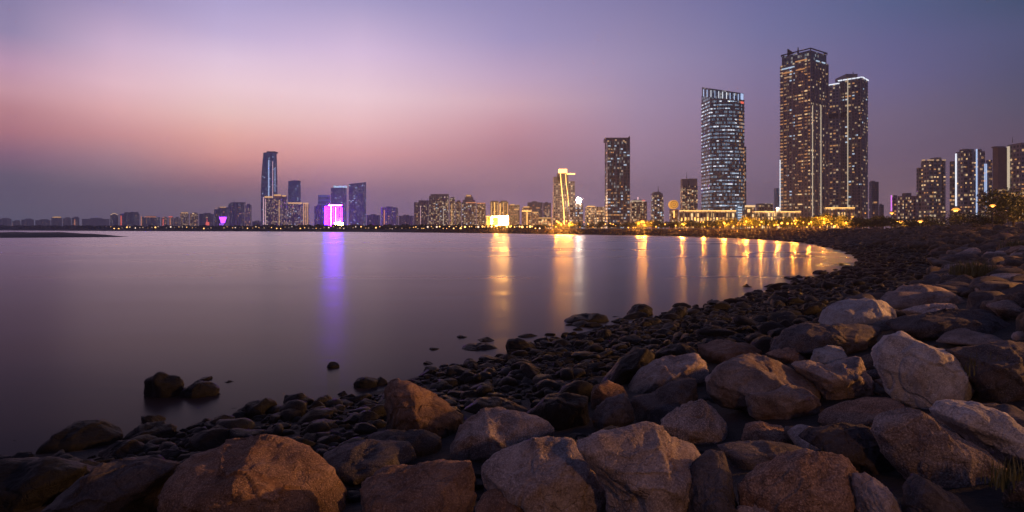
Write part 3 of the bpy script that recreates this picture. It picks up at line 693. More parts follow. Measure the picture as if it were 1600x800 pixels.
# ------------------------------------------------------------------ buildings
def footprint(style, dr):
    if style == 'arc':
        n = 14; p = []
        for i in range(n + 1):
            t = -1 + 2 * i / n; p.append((0.5 * t, -0.5 * dr - 0.16 * (1 - t * t)))
        return p + [(0.5, 0.5 * dr), (-0.5, 0.5 * dr)]
    if style == 'round':
        return [(0.5 * math.copysign(abs(math.cos(a)) ** 0.6, math.cos(a)), 0.5 * dr * math.copysign(abs(math.sin(a)) ** 0.6, math.sin(a))) for a in [2 * math.pi * k / 24 - math.pi / 2 - 0.13 for k in range(24)]]
    if style.startswith('rib'):
        n = int(style[3:] or 3); p = []; k = 2 * n + 1
        for i in range(k):
            y = -0.5 * dr if i % 2 == 0 else -0.5 * dr + 0.10
            p += [(-0.5 + i / k, y), (-0.5 + (i + 1) / k, y)]
        return p + [(0.5, 0.5 * dr), (-0.5, 0.5 * dr)]
    if style == 'cham':
        c = 0.12; return [(-0.5 + c, -0.5*dr), (0.5 - c, -0.5*dr), (0.5, -0.5*dr + c), (0.5, 0.5*dr - c), (0.5 - c, 0.5*dr), (-0.5 + c, 0.5*dr), (-0.5, 0.5*dr - c), (-0.5, -0.5*dr + c)]
    return [(-0.5, -0.5*dr), (0.5, -0.5*dr), (0.5, 0.5*dr), (-0.5, 0.5*dr)]
def fit(style, dr, yaw, x0, x1, D):
    fp = np.array(footprint(style, dr)); c, s = math.cos(yaw), math.sin(yaw)
    fp = np.stack([fp[:, 0]*c - fp[:, 1]*s, fp[:, 0]*s + fp[:, 1]*c], 1)
    sc = (x1 - x0) / F * D; X = P((x0 + x1) / 2, D); 
    for _ in range(14):
        q = fp * sc; q = q + np.array([X, D - q[:, 1].min()])
        px = CX + F * q[:, 0] / q[:, 1]
        sc *= (x1 - x0) / (px.max() - px.min()); X += ((x0 + x1) / 2 - (px.max() + px.min()) / 2) / F * D
    return [tuple(v) for v in q]
def inflate(poly, d):
    c = np.mean(poly, axis=0); out = []
    n = len(poly)
    for i in range(n):
        a, b, e = np.array(poly[i-1]), np.array(poly[i]), np.array(poly[(i+1) % n])
        t1 = (b - a) / (np.linalg.norm(b - a) + 1e-9); t2 = (e - b) / (np.linalg.norm(e - b) + 1e-9)
        nn = np.array([t1[1] + t2[1], -(t1[0] + t2[0])]); l = np.linalg.norm(nn)
        out.append(tuple(b + (nn / l * d if l > 1e-6 else 0)))
    return out
def prism(name, poly, z0, z1, mat, parent, taper=None, top=None, cap=True, nz=1):
    """upright prism with wall UVs in metres; taper(t) gives (scale, dx); top(x, y) gives each corner's own roof height"""
    c = np.mean(poly, axis=0); n = len(poly); V = []; Fc = []; UV = []
    per = [0]
    for i in range(n): per.append(per[-1] + math.dist(poly[i], poly[(i+1) % n]))
    ts = [k / nz for k in range(nz + 1)]
    for t in ts:
        s, dx = taper(t) if taper else (1, 0)
        for (x, y) in poly:
            xx, yy = c[0] + (x - c[0]) * s + dx, c[1] + (y - c[1]) * s
            zt = top(x, y) if top else z1
            V.append((xx, yy, z0 + (zt - z0) * t))
    for k in range(nz):
        for i in range(n):
            j = (i + 1) % n; a, b_, c_, d_ = k*n+i, k*n+j, (k+1)*n+j, (k+1)*n+i
            Fc.append((a, b_, c_, d_))
            UV += [(per[i], V[a][2] - z0), (per[i+1], V[b_][2] - z0), (per[i+1], V[c_][2] - z0), (per[i], V[d_][2] - z0)]
    if cap:
        Fc.append(tuple(nz*n + i for i in range(n))); UV += [(0.01, 0.01)] * n
        Fc.append(tuple(range(n-1, -1, -1))); UV += [(0.01, 0.01)] * n
    return mesh_obj(name, [(v[0]-parent.location[0], v[1]-parent.location[1], v[2]-parent.location[2]) for v in V], Fc, mat, parent, uv=UV)

UNIT = {}
def unit_box(matkey):
    if matkey not in UNIT:
        b = MB(); b.box(-0.5, 0.5, -0.5, 0.5, -0.5, 0.5)
        me = bpy.data.meshes.new('lit_window'); me.from_pydata(b.v, [], b.f); me.materials.append(M[matkey]); UNIT[matkey] = me
    return UNIT[matkey]

BASEZ = 3.6
class Bld:
    def __init__(s, name, label, x0, x1, ytop, D, wall='flat_wall', style='box', dr=0.7, yaw=0.0, cat='building', group=None, slabs=None, taper=None, nz=1, top=None, floor=3.3, base=BASEZ, partname='wall'):
        s.D = D; s.poly = fit(style, dr, yaw, x0, x1, D); s.z0 = base; s.x0, s.x1 = x0, x1
        s.z1 = Zp(ytop, D); s.ytop = ytop; c = np.mean(s.poly, axis=0)
        s.root = tag(empty(name, (float(c[0]), float(c[1]), base)), label, cat, group)
        s.floor = floor; s.taper = taper
        tp = None
        if top: tp = lambda x, y: Zp(top(CX + F * x / y), y)
        s.wall = prism(partname, s.poly, base, s.z1, M[wall], s.root, taper, tp, True, nz)
        if slabs:
            pol = inflate(s.poly, 0.45); V = []; Fc = []
            n = len(pol); z = base + floor
            while z < s.z1 - 0.6:
                b = len(V)
                for zz in (z, z + 0.75):
                    for (x, y) in pol: V.append((x - c[0], y - c[1], zz - base))
                Fc += [(b+i, b+(i+1) % n, b+n+(i+1) % n, b+n+i) for i in range(n)]
                Fc += [tuple(b+n+i for i in range(n)), tuple(b+i for i in range(n-1, -1, -1))]
                z += floor
            mesh_obj('floor_edge', V, Fc, M[slabs], s.root)
    def fronts(s):
        out = []; n = len(s.poly)
        for i in range(n):
            a, b = np.array(s.poly[i]), np.array(s.poly[(i+1) % n]); t = b - a; L = np.linalg.norm(t)
            if L < 0.3: continue
            t = t / L; nn = np.array([t[1], -t[0]]); m = (a + b) / 2
            if np.dot(nn, -m) > 0.05 * np.linalg.norm(m): out.append((a, b, t, nn, L))
        return out
    def hit(s, px):
        best = None
        for a, b, t, nn, L in s.fronts():
            pa, pb = CX + F * a[0] / a[1], CX + F * b[0] / b[1]
            if min(pa, pb) - 0.5 <= px <= max(pa, pb) + 0.5:
                k = (px - CX) / F                                     # x = k*y on the ray
                den = t[0] - k * t[1]
                if abs(den) < 1e-6: continue
                u = (k * a[1] - a[0]) / den; p = a + t * min(max(u, 0), L)
                if best is None or p[1] < best[0][1]: best = (p, t, nn)
        if best is None:
            p = np.array([P(px, s.D), s.D]); best = (p, np.array([1.0, 0.0]), np.array([0.0, -1.0]))
        return best
    def strip(s, px, y0, y1, w, mat, name='light_strip', off=0.5, dep=0.35):
        p, t, nn = s.hit(px); d = p[1]
        z0, z1 = max(s.z0, Zp(y1, d)), Zp(y0, d); b = MB(); c = s.root.location
        b.obox((p[0] + nn[0] * off - c[0], p[1] + nn[1] * off - c[1]), t, w / F * d / 2, dep, z0 - c[2], z1 - c[2])
        return b.build(name, M[mat], s.root)
    def band(s, xa, xb, y0, y1, mat, name='cornice_light', off=0.55):
        """a lit bar along the front between two picture columns"""
        p, t, nn = s.hit((xa + xb) / 2); d = p[1]; c = s.root.location; b = MB()
        b.obox((p[0] + nn[0] * off - c[0], p[1] + nn[1] * off - c[1]), t, (xb - xa) / F * d / 2, 0.35, Zp(y1, d) - c[2], Zp(y0, d) - c[2])
        return b.build(name, M[mat], s.root)
    def block(s, xa, xb, ytop, mat='concrete', name='roof_block', dep=0.4, ybot=None):
        c = s.root.location; ys = [v[1] for v in s.poly]; y0 = min(ys) + 0.15 * (max(ys) - min(ys)); y1 = min(ys) + 0.85 * (max(ys) - min(ys))
        d = y0; b = MB(); zb = (Zp(ybot, d) if ybot else s.z1) + 0.003
        b.box(P(xa, d) - c[0], P(xb, d) - c[0], y0 - c[1], y1 - c[1], zb - c[2], Zp(ytop, d) - c[2])
        s.last = b.build(name, M[mat] if isinstance(mat, str) else mat, s.root); return s.last
    last = None
    def spire(s, px, ytop, ybot=None, r=0.5, mat='metal', name='antenna'):
        ys = [v[1] for v in s.poly]; d = (min(ys) + max(ys)) / 2; c = s.root.location; b = MB()
        b.tube([(P(px, d) - c[0], d - c[1], (Zp(ybot, d) if ybot else s.z1) - c[2]), (P(px, d) - c[0], d - c[1], Zp(ytop, d) - c[2])], [r, r * 0.4], 6)
        return b.build(name, M[mat], s.last or s.root)
    def windows(s, n, w=2.2, h=1.6, mats=('win_warm', 'win_soft', 'win_dim'), y0=None, y1=None, bay=3.2, xr=None, runs=1, prob=None, cap=100):
        """lit panes on the fronts seen from the water, each a mesh of its own up to the cap, the rest one stuff mesh"""
        cells = []; c = s.root.location
        for a, b, t, nn, L in s.fronts():
            k = int(L / bay)
            for i in range(max(k, 1)):
                p = a + t * ((i + 0.5) * L / max(k, 1)); px = CX + F * p[0] / p[1]
                if xr and not (xr[0] <= px <= xr[1]): continue
                z = s.z0 + s.floor * 0.5
                while z < s.z1 - s.floor:
                    py = HZ - (z - CAMZ) * F / p[1]
                    if (y0 is None or py >= y0) and (y1 is None or py <= y1): cells.append((p, t, nn, z, px, py, L / max(k, 1)))
                    z += s.floor
        if prob: cells = [q for q in cells if random.random() < prob(q[4], q[5])]
        random.shuffle(cells); cells = cells[:n]
        rest = []
        for k, (p, t, nn, z, px, py, bw) in enumerate(cells):
            if s.taper:
                sc_, dx = s.taper((z - s.z0) / (s.z1 - s.z0)); cc = np.mean(s.poly, axis=0); p = cc + (p - cc) * sc_ + np.array([dx, 0])
            ww = w * random.choice(runs if isinstance(runs, tuple) else (runs,)) * random.uniform(0.8, 1.1); mk = random.choice(mats)
            loc = (p[0] + nn[0] * 0.12 - c[0], p[1] + nn[1] * 0.12 - c[1], z - c[2]); ang = math.atan2(t[1], t[0])
            if k < cap:
                o = bpy.data.objects.new('window', unit_box(mk)); o.location = loc; o.rotation_euler = (0, 0, ang); o.scale = (ww, 0.2, h * random.uniform(0.85, 1.1)); link(o, s.root)
            else: rest.append((loc, t, ww, h, mk))
        if rest:
            b = MB(); keys = sorted({r[4] for r in rest})
            for loc, t, ww, hh, mk in rest: b.obox((loc[0], loc[1]), t, ww / 2, 0.1, loc[2] - hh / 2, loc[2] + hh / 2, keys.index(mk))
            o = b.build('windows', [M[k] for k in keys], s.root); tag(o, kind='stuff')
        return s

WS = ('win_warm', 'win_soft', 'win_dim')
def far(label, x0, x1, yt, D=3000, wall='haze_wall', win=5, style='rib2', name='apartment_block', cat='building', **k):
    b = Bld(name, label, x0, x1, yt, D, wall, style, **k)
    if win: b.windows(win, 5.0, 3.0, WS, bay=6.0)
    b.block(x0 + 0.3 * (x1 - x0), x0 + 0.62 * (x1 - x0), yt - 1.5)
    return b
# far hazy shore
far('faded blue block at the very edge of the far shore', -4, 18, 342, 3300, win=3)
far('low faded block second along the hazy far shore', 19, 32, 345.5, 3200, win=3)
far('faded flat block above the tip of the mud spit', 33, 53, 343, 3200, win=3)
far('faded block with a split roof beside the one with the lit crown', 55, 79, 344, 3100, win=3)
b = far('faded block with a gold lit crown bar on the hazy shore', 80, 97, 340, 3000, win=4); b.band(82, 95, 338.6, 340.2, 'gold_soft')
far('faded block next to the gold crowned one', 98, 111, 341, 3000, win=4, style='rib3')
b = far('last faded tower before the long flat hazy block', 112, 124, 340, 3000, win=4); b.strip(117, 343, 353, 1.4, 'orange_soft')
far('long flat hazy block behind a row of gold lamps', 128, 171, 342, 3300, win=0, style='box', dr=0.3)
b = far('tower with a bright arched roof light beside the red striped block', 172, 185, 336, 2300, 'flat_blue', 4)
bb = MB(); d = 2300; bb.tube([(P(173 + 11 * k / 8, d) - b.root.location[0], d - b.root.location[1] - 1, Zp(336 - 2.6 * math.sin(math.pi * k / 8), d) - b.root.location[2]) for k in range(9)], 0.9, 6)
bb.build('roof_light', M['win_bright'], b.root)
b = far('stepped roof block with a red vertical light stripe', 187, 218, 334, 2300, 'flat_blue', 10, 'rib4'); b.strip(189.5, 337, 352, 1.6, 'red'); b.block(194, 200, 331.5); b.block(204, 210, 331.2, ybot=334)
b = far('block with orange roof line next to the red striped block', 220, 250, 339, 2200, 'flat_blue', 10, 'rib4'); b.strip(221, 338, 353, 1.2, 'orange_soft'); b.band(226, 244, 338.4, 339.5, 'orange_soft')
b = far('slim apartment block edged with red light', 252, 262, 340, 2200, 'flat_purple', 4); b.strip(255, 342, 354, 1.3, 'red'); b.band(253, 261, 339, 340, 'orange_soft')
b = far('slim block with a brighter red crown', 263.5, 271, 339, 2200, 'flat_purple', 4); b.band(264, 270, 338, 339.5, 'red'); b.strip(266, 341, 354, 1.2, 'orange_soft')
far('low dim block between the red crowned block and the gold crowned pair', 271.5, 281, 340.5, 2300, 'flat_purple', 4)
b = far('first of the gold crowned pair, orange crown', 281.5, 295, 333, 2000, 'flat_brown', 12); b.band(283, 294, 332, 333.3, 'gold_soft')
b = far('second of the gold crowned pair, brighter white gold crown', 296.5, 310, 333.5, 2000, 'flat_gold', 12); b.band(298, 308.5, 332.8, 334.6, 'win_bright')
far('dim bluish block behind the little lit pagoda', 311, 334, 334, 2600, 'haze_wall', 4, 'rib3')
b = Bld('pagoda', 'little red lit pagoda spire with a white tip light', 320.5, 326.5, 352, 1900, 'flat_brown', 'cham', 1.0, cat='pagoda')
b.block(321.5, 325.5, 347, 'red', 'lit_storey', ybot=352); b.spire(323.5, 340, 347, 1.0, 'red', 'spire'); bb = MB(); bb.ball((P(323.5, 1904) - b.root.location[0], 0, Zp(339.7, 1904) - b.root.location[2]), 1.3); bb.build('tip_light', M['win_bright'], b.root)
b = far('dark block rising behind the violet bowl light', 334.5, 356, 327, 2000, 'flat_blue', 8, 'rib3'); b.block(341, 354, 324); b.band(343, 353, 323.2, 324.2, 'gold_soft')
b = Bld('pavilion', 'small pavilion glowing violet with a bowl shaped roof', 340, 352, 350, 1850, 'flat_purple', 'round', 1.0, cat='pavilion')
bb = MB(); d = 1850; cx_, cy_, cz_ = P(346, d) - b.root.location[0], 0, b.root.location[2]
V = []; Fq = []
for i in range(5):
    r = (5.2 + 1.3 * i) * 1.0
    for k in range(16): V.append((cx_ + r * math.cos(k * math.pi / 8), cy_ + r * math.sin(k * math.pi / 8), Zp(348.5 - 1.9 * i - 0.25 * i * i * 0.5, d) - cz_))
for i in range(4):
    for k in range(16): Fq.append((i*16+k, i*16+(k+1) % 16, (i+1)*16+(k+1) % 16, (i+1)*16+k))
mesh_obj('bowl_roof', V, Fq, M['violet_bowl'], b.root); b.strip(346, 349, 354, 6, 'purple_dim', 'glowing_wall')
b = far('tall blue grey slab tower with a small rooftop spire, beside the violet bowl', 356.5, 382, 318, 1950, 'flat_blue', 14, 'rib3'); b.block(360, 380, 316); b.spire(366, 311, 316, 0.6)
b = far('narrower dark tower attached beyond the blue grey slab tower', 382.5, 393, 320, 1950, 'flat_purple', 10, 'rib2')
far('low hazy block before the tallest distant tower', 394, 408, 346, 2300, 'haze_wall', 3)
# the tallest distant tower
tp = lambda t: (1 - 0.20 * max(0, (t - 0.4) / 0.6) ** 2 - 0.05 * max(0, (0.3 - t) / 0.3), 2.6 * max(0, (t - 0.4) / 0.6) ** 2)
b = Bld('skyscraper', 'tall slender blue tower with curved sides and vertical white light lines', 407.5, 433.5, 238, 1750, 'blue_glass', 'cham', 0.9, taper=tp, nz=16, cat='skyscraper')
b.block(416.5, 429.5, 236.4, 'metal', 'crown'); b.windows(30, 3, 2, ('win_cool',), bay=4)
for px, y0_, y1_, w_, m_ in ((420, 250, 353, 1.5, 'blue_led'), (426, 252, 330, 0.8, 'pink_led'), (411.8, 308, 352, 1.3, 'pink_led'), (429.5, 262, 300, 0.6, 'blue_led')): b.strip(px, y0_, y1_, w_, m_)
b = Bld('apartment_tower', 'apartment tower with a gold outlined stepped crown in front of the tallest distant tower', 413, 440, 309, 1550, 'flat_wall', 'rib4'); b.block(428, 440, 305, 'flat_gold'); b.band(413.5, 426, 306.5, 309, 'gold_soft'); b.band(428, 439, 303.8, 306, 'gold_soft'); b.windows(40, 2.8, 2.0, ('win_soft', 'win_warm', 'win_soft'), bay=3.4, xr=(424, 440)); b.strip(436, 312, 353, 1.0, 'gold_soft'); b.strip(415, 311, 353, .8, 'pink_led')
b = Bld('apartment_tower', 'apartment tower with red gold rooftop rim beside the gold stepped crown', 440.5, 448, 311, 1550, 'flat_wall', 'rib2'); b.band(441, 447.5, 305, 307, 'gold_soft'); b.block(441, 447.5, 305.5); b.windows(14, 2.6, 2, WS)
b = Bld('apartment_tower', 'wide apartment tower with a drooping gold cornice line', 448.5, 473, 318, 1550, 'flat_wall', 'rib4'); b.band(450, 472, 316.3, 318.6, 'gold_soft'); b.block(453, 459, 316.8); b.windows(40, 2.8, 2, ('win_soft', 'win_warm', 'win_cool'), bay=3.4)
b = Bld('apartment_tower', 'slim apartment tower covered in gold light stripes', 473.5, 483, 318, 1550, 'flat_gold', 'rib3')
for px in (475, 478, 481): b.strip(px, 318, 352, 0.9, 'gold_soft')
b.band(474, 482, 316.8, 318.4, 'gold_soft')
b = Bld('skyscraper', 'blue office tower with tapering sides behind the gold corniced apartments', 449.5, 470.5, 283, 2000, 'blue_glass', 'cham', 0.9, taper=lambda t: (1 - 0.07 * t, 0), nz=6, cat='skyscraper'); b.block(454, 466.5, 282, 'metal', 'crown'); b.windows(12, 4, 2.5, ('win_cool',), bay=5)
b = Bld('office_tower', 'hazy blue office block washed in blue light behind the violet building', 497, 516, 304.5, 2000, 'blue_glass', 'box', 0.6); b.band(498, 515, 305.2, 307.5, 'blue_dim')
for y_ in (312, 319, 326): b.band(498, 515, y_, y_ + 1.5, 'blue_dim')
b = Bld('apartment_tower', 'dark apartment block directly beside the violet lit building', 491, 507.5, 322, 1650, 'flat_blue', 'rib3'); b.block(495, 503, 320); b.windows(14, 2.8, 2)
b = Bld('office_tower', 'dark office tower with a row of white roof lights above the violet building', 517, 541.5, 293, 1800, 'dark_glass', 'box', 0.8); b.windows(20, 4, 2, ('win_cool', 'win_soft'), bay=4)
for k in range(5): b.block(521 + 4.2 * k, 522.6 + 4.2 * k, 290 + 0.5 * (k % 2), 'win_cool', 'roof_light')
b = Bld('office_tower', 'dark glass office tower with a slanted roof and scattered white windows', 545, 572, 287, 1750, 'dark_glass', 'box', 0.8, top=lambda px: 287.5 - 3.0 * min(1, max(0, (px - 545) / 27))); b.windows(36, 4.5, 1.8, ('win_cool', 'win_cool', 'win_soft'), bay=4.4)
b = Bld('hotel_block', 'building flooded with violet and magenta light', 506.5, 535, 321.5, 1450, 'flat_purple', 'rib5', cat='hotel')
for k, px in enumerate((508, 511, 514, 517.5, 521, 524.5, 528, 531.5, 534)): b.strip(px, 322 + (k % 3), 353, 0.9, 'magenta' if k in (3, 5) else 'purple')
b.band(513, 534, 320, 321.6, 'magenta'); b.band(524, 536, 348, 352, 'white_hot', 'entrance_light', 1.2)
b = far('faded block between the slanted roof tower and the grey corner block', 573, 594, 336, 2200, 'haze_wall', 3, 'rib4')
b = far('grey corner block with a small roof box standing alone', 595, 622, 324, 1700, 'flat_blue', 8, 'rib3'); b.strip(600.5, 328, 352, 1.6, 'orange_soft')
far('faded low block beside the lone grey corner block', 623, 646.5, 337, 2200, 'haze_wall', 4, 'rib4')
# middle waterfront
b = Bld('apartment_tower', 'mauve apartment tower with stepped roof and small mast', 647, 671, 316, 1250, 'flat_purple', 'rib3'); b.block(654, 669, 313); b.spire(659, 309, 313, 0.4); b.windows(20, 2.4, 1.7); b.strip(657, 322, 352, 0.9, 'pink_led')
b = Bld('apartment_tower', 'rounded crown apartment tower, tallest of the mid shore row', 670.5, 702, 306, 1200, 'flat_wall', 'rib4'); b.block(673, 700, 303.2, 'concrete', 'crown'); b.windows(50, 2.4, 1.8, ('win_soft', 'win_cool', 'win_warm')); b.strip(693, 322, 352, 0.8, 'beige_led')
b = Bld('apartment_tower', 'apartment tower with an arched roof next to the rounded crown one', 702.5, 711, 310, 1200, 'flat_brown', 'rib2'); b.block(704, 710, 308); b.windows(16, 2.4, 1.8); b.strip(706, 318, 352, 0.8, 'gold_soft')
b = Bld('apartment_tower', 'slim brown apartment tower with open stepped roof', 711.5, 721, 315, 1200, 'flat_brown', 'rib2'); b.block(714, 719, 313); b.windows(14, 2.4, 1.8)
b = Bld('apartment_tower', 'apartment tower topped by a stepped pyramid crown', 721.5, 744, 316, 1200, 'flat_wall', 'rib3'); b.block(723, 742, 312); b.block(726, 739, 308, ybot=312); b.block(728, 736.5, 304.5, 'flat_gold', 'lantern', ybot=308); b.band(729, 735.5, 305, 306.5, 'gold_soft'); b.windows(40, 2.2, 1.7, ('win_soft', 'win_warm', 'win_cool')); b.band(728, 744, 316, 317.2, 'orange_soft')
b = Bld('apartment_tower', 'apartment tower with a salmon lit roof edge behind the gold portal', 744.5, 759, 318, 1200, 'flat_brown', 'rib3'); b.band(745, 758.5, 316.8, 318.2, 'orange_soft'); b.windows(24, 2.2, 1.7)
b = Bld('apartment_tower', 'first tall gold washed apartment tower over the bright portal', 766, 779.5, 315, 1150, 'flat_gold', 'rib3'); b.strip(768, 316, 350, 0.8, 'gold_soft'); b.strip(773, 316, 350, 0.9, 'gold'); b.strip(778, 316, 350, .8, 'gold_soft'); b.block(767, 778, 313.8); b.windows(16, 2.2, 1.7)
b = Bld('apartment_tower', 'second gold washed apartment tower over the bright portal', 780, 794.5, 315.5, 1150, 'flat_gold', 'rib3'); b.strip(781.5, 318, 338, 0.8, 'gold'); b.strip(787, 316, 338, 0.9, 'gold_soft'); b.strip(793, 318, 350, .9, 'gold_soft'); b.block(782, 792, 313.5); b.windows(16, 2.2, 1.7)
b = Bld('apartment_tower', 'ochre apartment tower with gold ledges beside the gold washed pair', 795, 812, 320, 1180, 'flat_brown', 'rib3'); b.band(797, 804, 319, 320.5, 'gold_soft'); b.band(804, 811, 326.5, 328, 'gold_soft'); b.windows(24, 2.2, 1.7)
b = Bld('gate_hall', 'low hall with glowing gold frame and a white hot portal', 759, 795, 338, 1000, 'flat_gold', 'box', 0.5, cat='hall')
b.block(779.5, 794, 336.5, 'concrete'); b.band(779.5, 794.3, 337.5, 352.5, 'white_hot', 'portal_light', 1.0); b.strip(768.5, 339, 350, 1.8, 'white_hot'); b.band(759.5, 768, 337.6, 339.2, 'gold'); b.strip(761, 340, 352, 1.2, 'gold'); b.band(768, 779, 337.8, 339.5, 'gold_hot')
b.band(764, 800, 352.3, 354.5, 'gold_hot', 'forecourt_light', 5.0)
b = Bld('apartment_tower', 'tower with a gold cross shaped light beside the ochre block', 815, 831, 324, 1100, 'flat_brown', 'rib2'); b.band(815.5, 830, 329, 330.6, 'gold'); b.strip(823.5, 330, 352, 1.2, 'gold'); b.band(818, 827, 322.6, 324.2, 'gold_soft'); b.windows(12, 2.2, 1.7)
b = Bld('apartment_tower', 'stepped gold edged block next to the gold cross tower', 831.5, 842, 332, 1080, 'flat_brown', 'rib2'); b.band(832, 841, 331, 332.4, 'gold_soft'); b.windows(10, 2.2, 1.7)
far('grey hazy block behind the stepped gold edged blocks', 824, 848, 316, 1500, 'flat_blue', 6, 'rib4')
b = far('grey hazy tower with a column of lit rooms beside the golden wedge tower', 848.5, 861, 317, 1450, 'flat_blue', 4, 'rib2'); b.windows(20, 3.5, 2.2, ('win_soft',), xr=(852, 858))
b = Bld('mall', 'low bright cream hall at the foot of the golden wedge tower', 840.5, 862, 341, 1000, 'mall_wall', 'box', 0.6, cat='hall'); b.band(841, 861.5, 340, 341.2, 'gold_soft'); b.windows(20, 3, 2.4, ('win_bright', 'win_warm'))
# golden wedge tower
b = Bld('office_tower', 'tower with two curving gold light lines and a glowing crown', 862.5, 900, 283, 900, 'flat_wall', 'box', 0.6, taper=lambda t: (1 - 0.10 * t, 0), nz=8, cat='skyscraper')
b.block(865, 878, 276, 'flat_wall', 'upper_storey'); b.block(871, 888, 270.5, 'concrete', 'penthouse'); b.block(873.5, 886, 264, 'gold_line', 'glowing_crown', ybot=270)
bb = MB(); c = b.root.location; d = 897
for pts_, r_ in (([(875.5, 271), (876.5, 285), (878.5, 305), (880.5, 325), (882, 351)], 0.5), ([(883.5, 272), (884.5, 285), (887, 305), (888.5, 322)], 0.32)):
    bb = MB(); bb.tube([(P(x, d) - c[0], d - 1.2 - c[1], Zp(y, d) - c[2]) for x, y in pts_], r_, 8); bb.build('light_strip', M['gold_line'], b.root)
bb = MB(); bb.obox((P(892, d) - c[0], d - c[1]), (1, 0), 6.0, 0.8, Zp(272.5, d) - c[2], Zp(270.8, d) - c[2]); bb.build('roof_blade', M['gold_line'], b.root)
b.windows(24, 2.6, 1.6, WS, y0=285)
b = Bld('office_block', 'grey office block carrying a brilliant white ball light', 889, 911, 318, 820, 'flat_wall', 'rib3'); b.windows(40, 2.0, 1.5, ('win_soft', 'win_cool'))
bb = MB(); bb.ball((P(904.5, 822) - b.root.location[0], 822 - b.root.location[1], Zp(312.8, 822) - b.root.location[2]), 3.6, 0, 14, 8); bb.build('ball_light', M['white_ball'], b.root); b.block(901, 908, 316.2)
b = Bld('apartment_block', 'low wide block full of amber windows before the dark ribbed tower', 914, 945, 323, 850, 'flat_brown', 'rib4'); b.windows(60, 2.4, 1.8, ('win_warm', 'win_bright', 'win_soft')); b.block(920, 926, 320.5); b.band(917, 930, 322, 323, 'gold_soft')
# dark ribbed tower
b = Bld('skyscraper', 'dark ribbed glass tower with a raised roof fin and gold crown windows', 945, 984.5, 220, 700, 'dark_glass', 'rib3', 0.8, cat='skyscraper', slabs=None, floor=3.6)
b.block(946, 981, 215, 'slab_dark', 'crown'); c = b.root.location
bb = MB(); d = min(v[1] for v in b.poly); bb.add([(P(979.5, d) - c[0], d - c[1], b.z1 - c[2]), (P(984.5, d) - c[0], d - c[1], b.z1 - c[2]), (P(984.5, d) - c[0], d - c[1], Zp(212, d) - c[2]), (P(979.5, d) - c[0], d - c[1], Zp(216, d) - c[2])] +
       [(P(979.5, d) - c[0], d + 18 - c[1], b.z1 - c[2]), (P(984.5, d) - c[0], d + 18 - c[1], b.z1 - c[2]), (P(984.5, d) - c[0], d + 18 - c[1], Zp(212, d) - c[2]), (P(979.5, d) - c[0], d + 18 - c[1], Zp(216, d) - c[2])],
       [(0,1,2,3),(7,6,5,4),(1,0,4,5),(2,1,5,6),(3,2,6,7),(0,3,7,4)]); bb.build('roof_fin', M['slab_dark'], b.root)
for px in (946, 951.5, 957, 962.5, 968, 973.5, 979, 984): b.strip(px, 219, 353, 0.7, 'slab', 'pier', 0.3, 0.35)
b.windows(110, 2.6, 1.3, ('win_soft', 'win_warm', 'win_cool'), bay=2.6, runs=(1, 1, 1.6), prob=lambda px, py: 0.16 if py < 300 else 0.35)
for px, y_ in ((950, 219.5), (974.5, 219), (977, 221), (962, 218)): b.band(px - 1.3, px + 1.3, y_, y_ + 2.2, 'win_soft', 'crown_window', 0.6)
b = Bld('hotel_block', 'wide tan block with a red and white rooftop sign light', 983.5, 1011, 315, 760, 'flat_wall', 'rib4', cat='hotel'); b.block(990, 1004, 312); b.windows(30, 2, 1.5, ('win_soft',)); b.band(996, 999.5, 307.8, 312.2, 'pink_led', 'roof_sign', 0.6); b.band(984, 1008, 313.6, 314.8, 'beige_led'); b.band(1004, 1008, 312.6, 314, 'red', 'roof_sign', 0.7)
b = Bld('office_tower', 'grey tower with a tiered cap and thin antenna', 1017, 1037, 304, 800, 'flat_wall', 'cham', 0.9, taper=lambda t: (1 - 0.13 * max(0, t - 0.75) / 0.25, 0), nz=8); b.block(1019, 1035.5, 302, 'slab'); b.block(1022, 1032.5, 299.8, 'slab', ybot=302); b.spire(1028.5, 291, 299.8, 0.5); b.windows(36, 2.0, 1.6, ('win_soft', 'win_cool'))
# lantern tower
b = Bld('lantern_tower', 'short tower with a round golden clock like lantern face', 1046, 1060, 327, 620, 'flat_brown', 'box', 0.9, cat='tower')
bb = MB(); c = b.root.location; d = 619.5; V = []
for y_ in (d - 0.8, d + 6):
    for k in range(24): V.append((P(1053, d) + 4.4 * math.cos(k * math.pi / 12) - c[0], y_ - c[1], Zp(319.5, d) + 4.4 * math.sin(k * math.pi / 12) - c[2]))
mesh_obj('lantern_disc', V, [tuple(range(24)), tuple(range(47, 23, -1))] + [(k + 24, (k + 1) % 24 + 24, (k + 1) % 24, k) for k in range(24)], M['gold_disc'], b.root)
for r_ in (1.4, 3.3):
    bb = MB(); bb.tube([(P(1053, d) + r_ * math.cos(k * math.pi / 12) - c[0], d - 1.0 - c[1], Zp(319.5, d) + r_ * math.sin(k * math.pi / 12) - c[2]) for k in range(25)], 0.3, 6); bb.build('ring', M['flat_brown'], b.root)
b.strip(1053, 329, 340, 1.6, 'gold'); b.windows(8, 2, 1.6)
b = Bld('office_tower', 'stepped grey tower with a mast behind the gold mall', 1063, 1090, 290, 850, 'flat_wall', 'rib3', dr=0.6); b.block(1066, 1075, 279.5); b.block(1077, 1089.5, 279, 'flat_wall', 'upper_storey'); b.spire(1073, 269, 279.5, 0.45); b.windows(50, 2.2, 1.6, ('win_warm', 'win_soft'), bay=3)
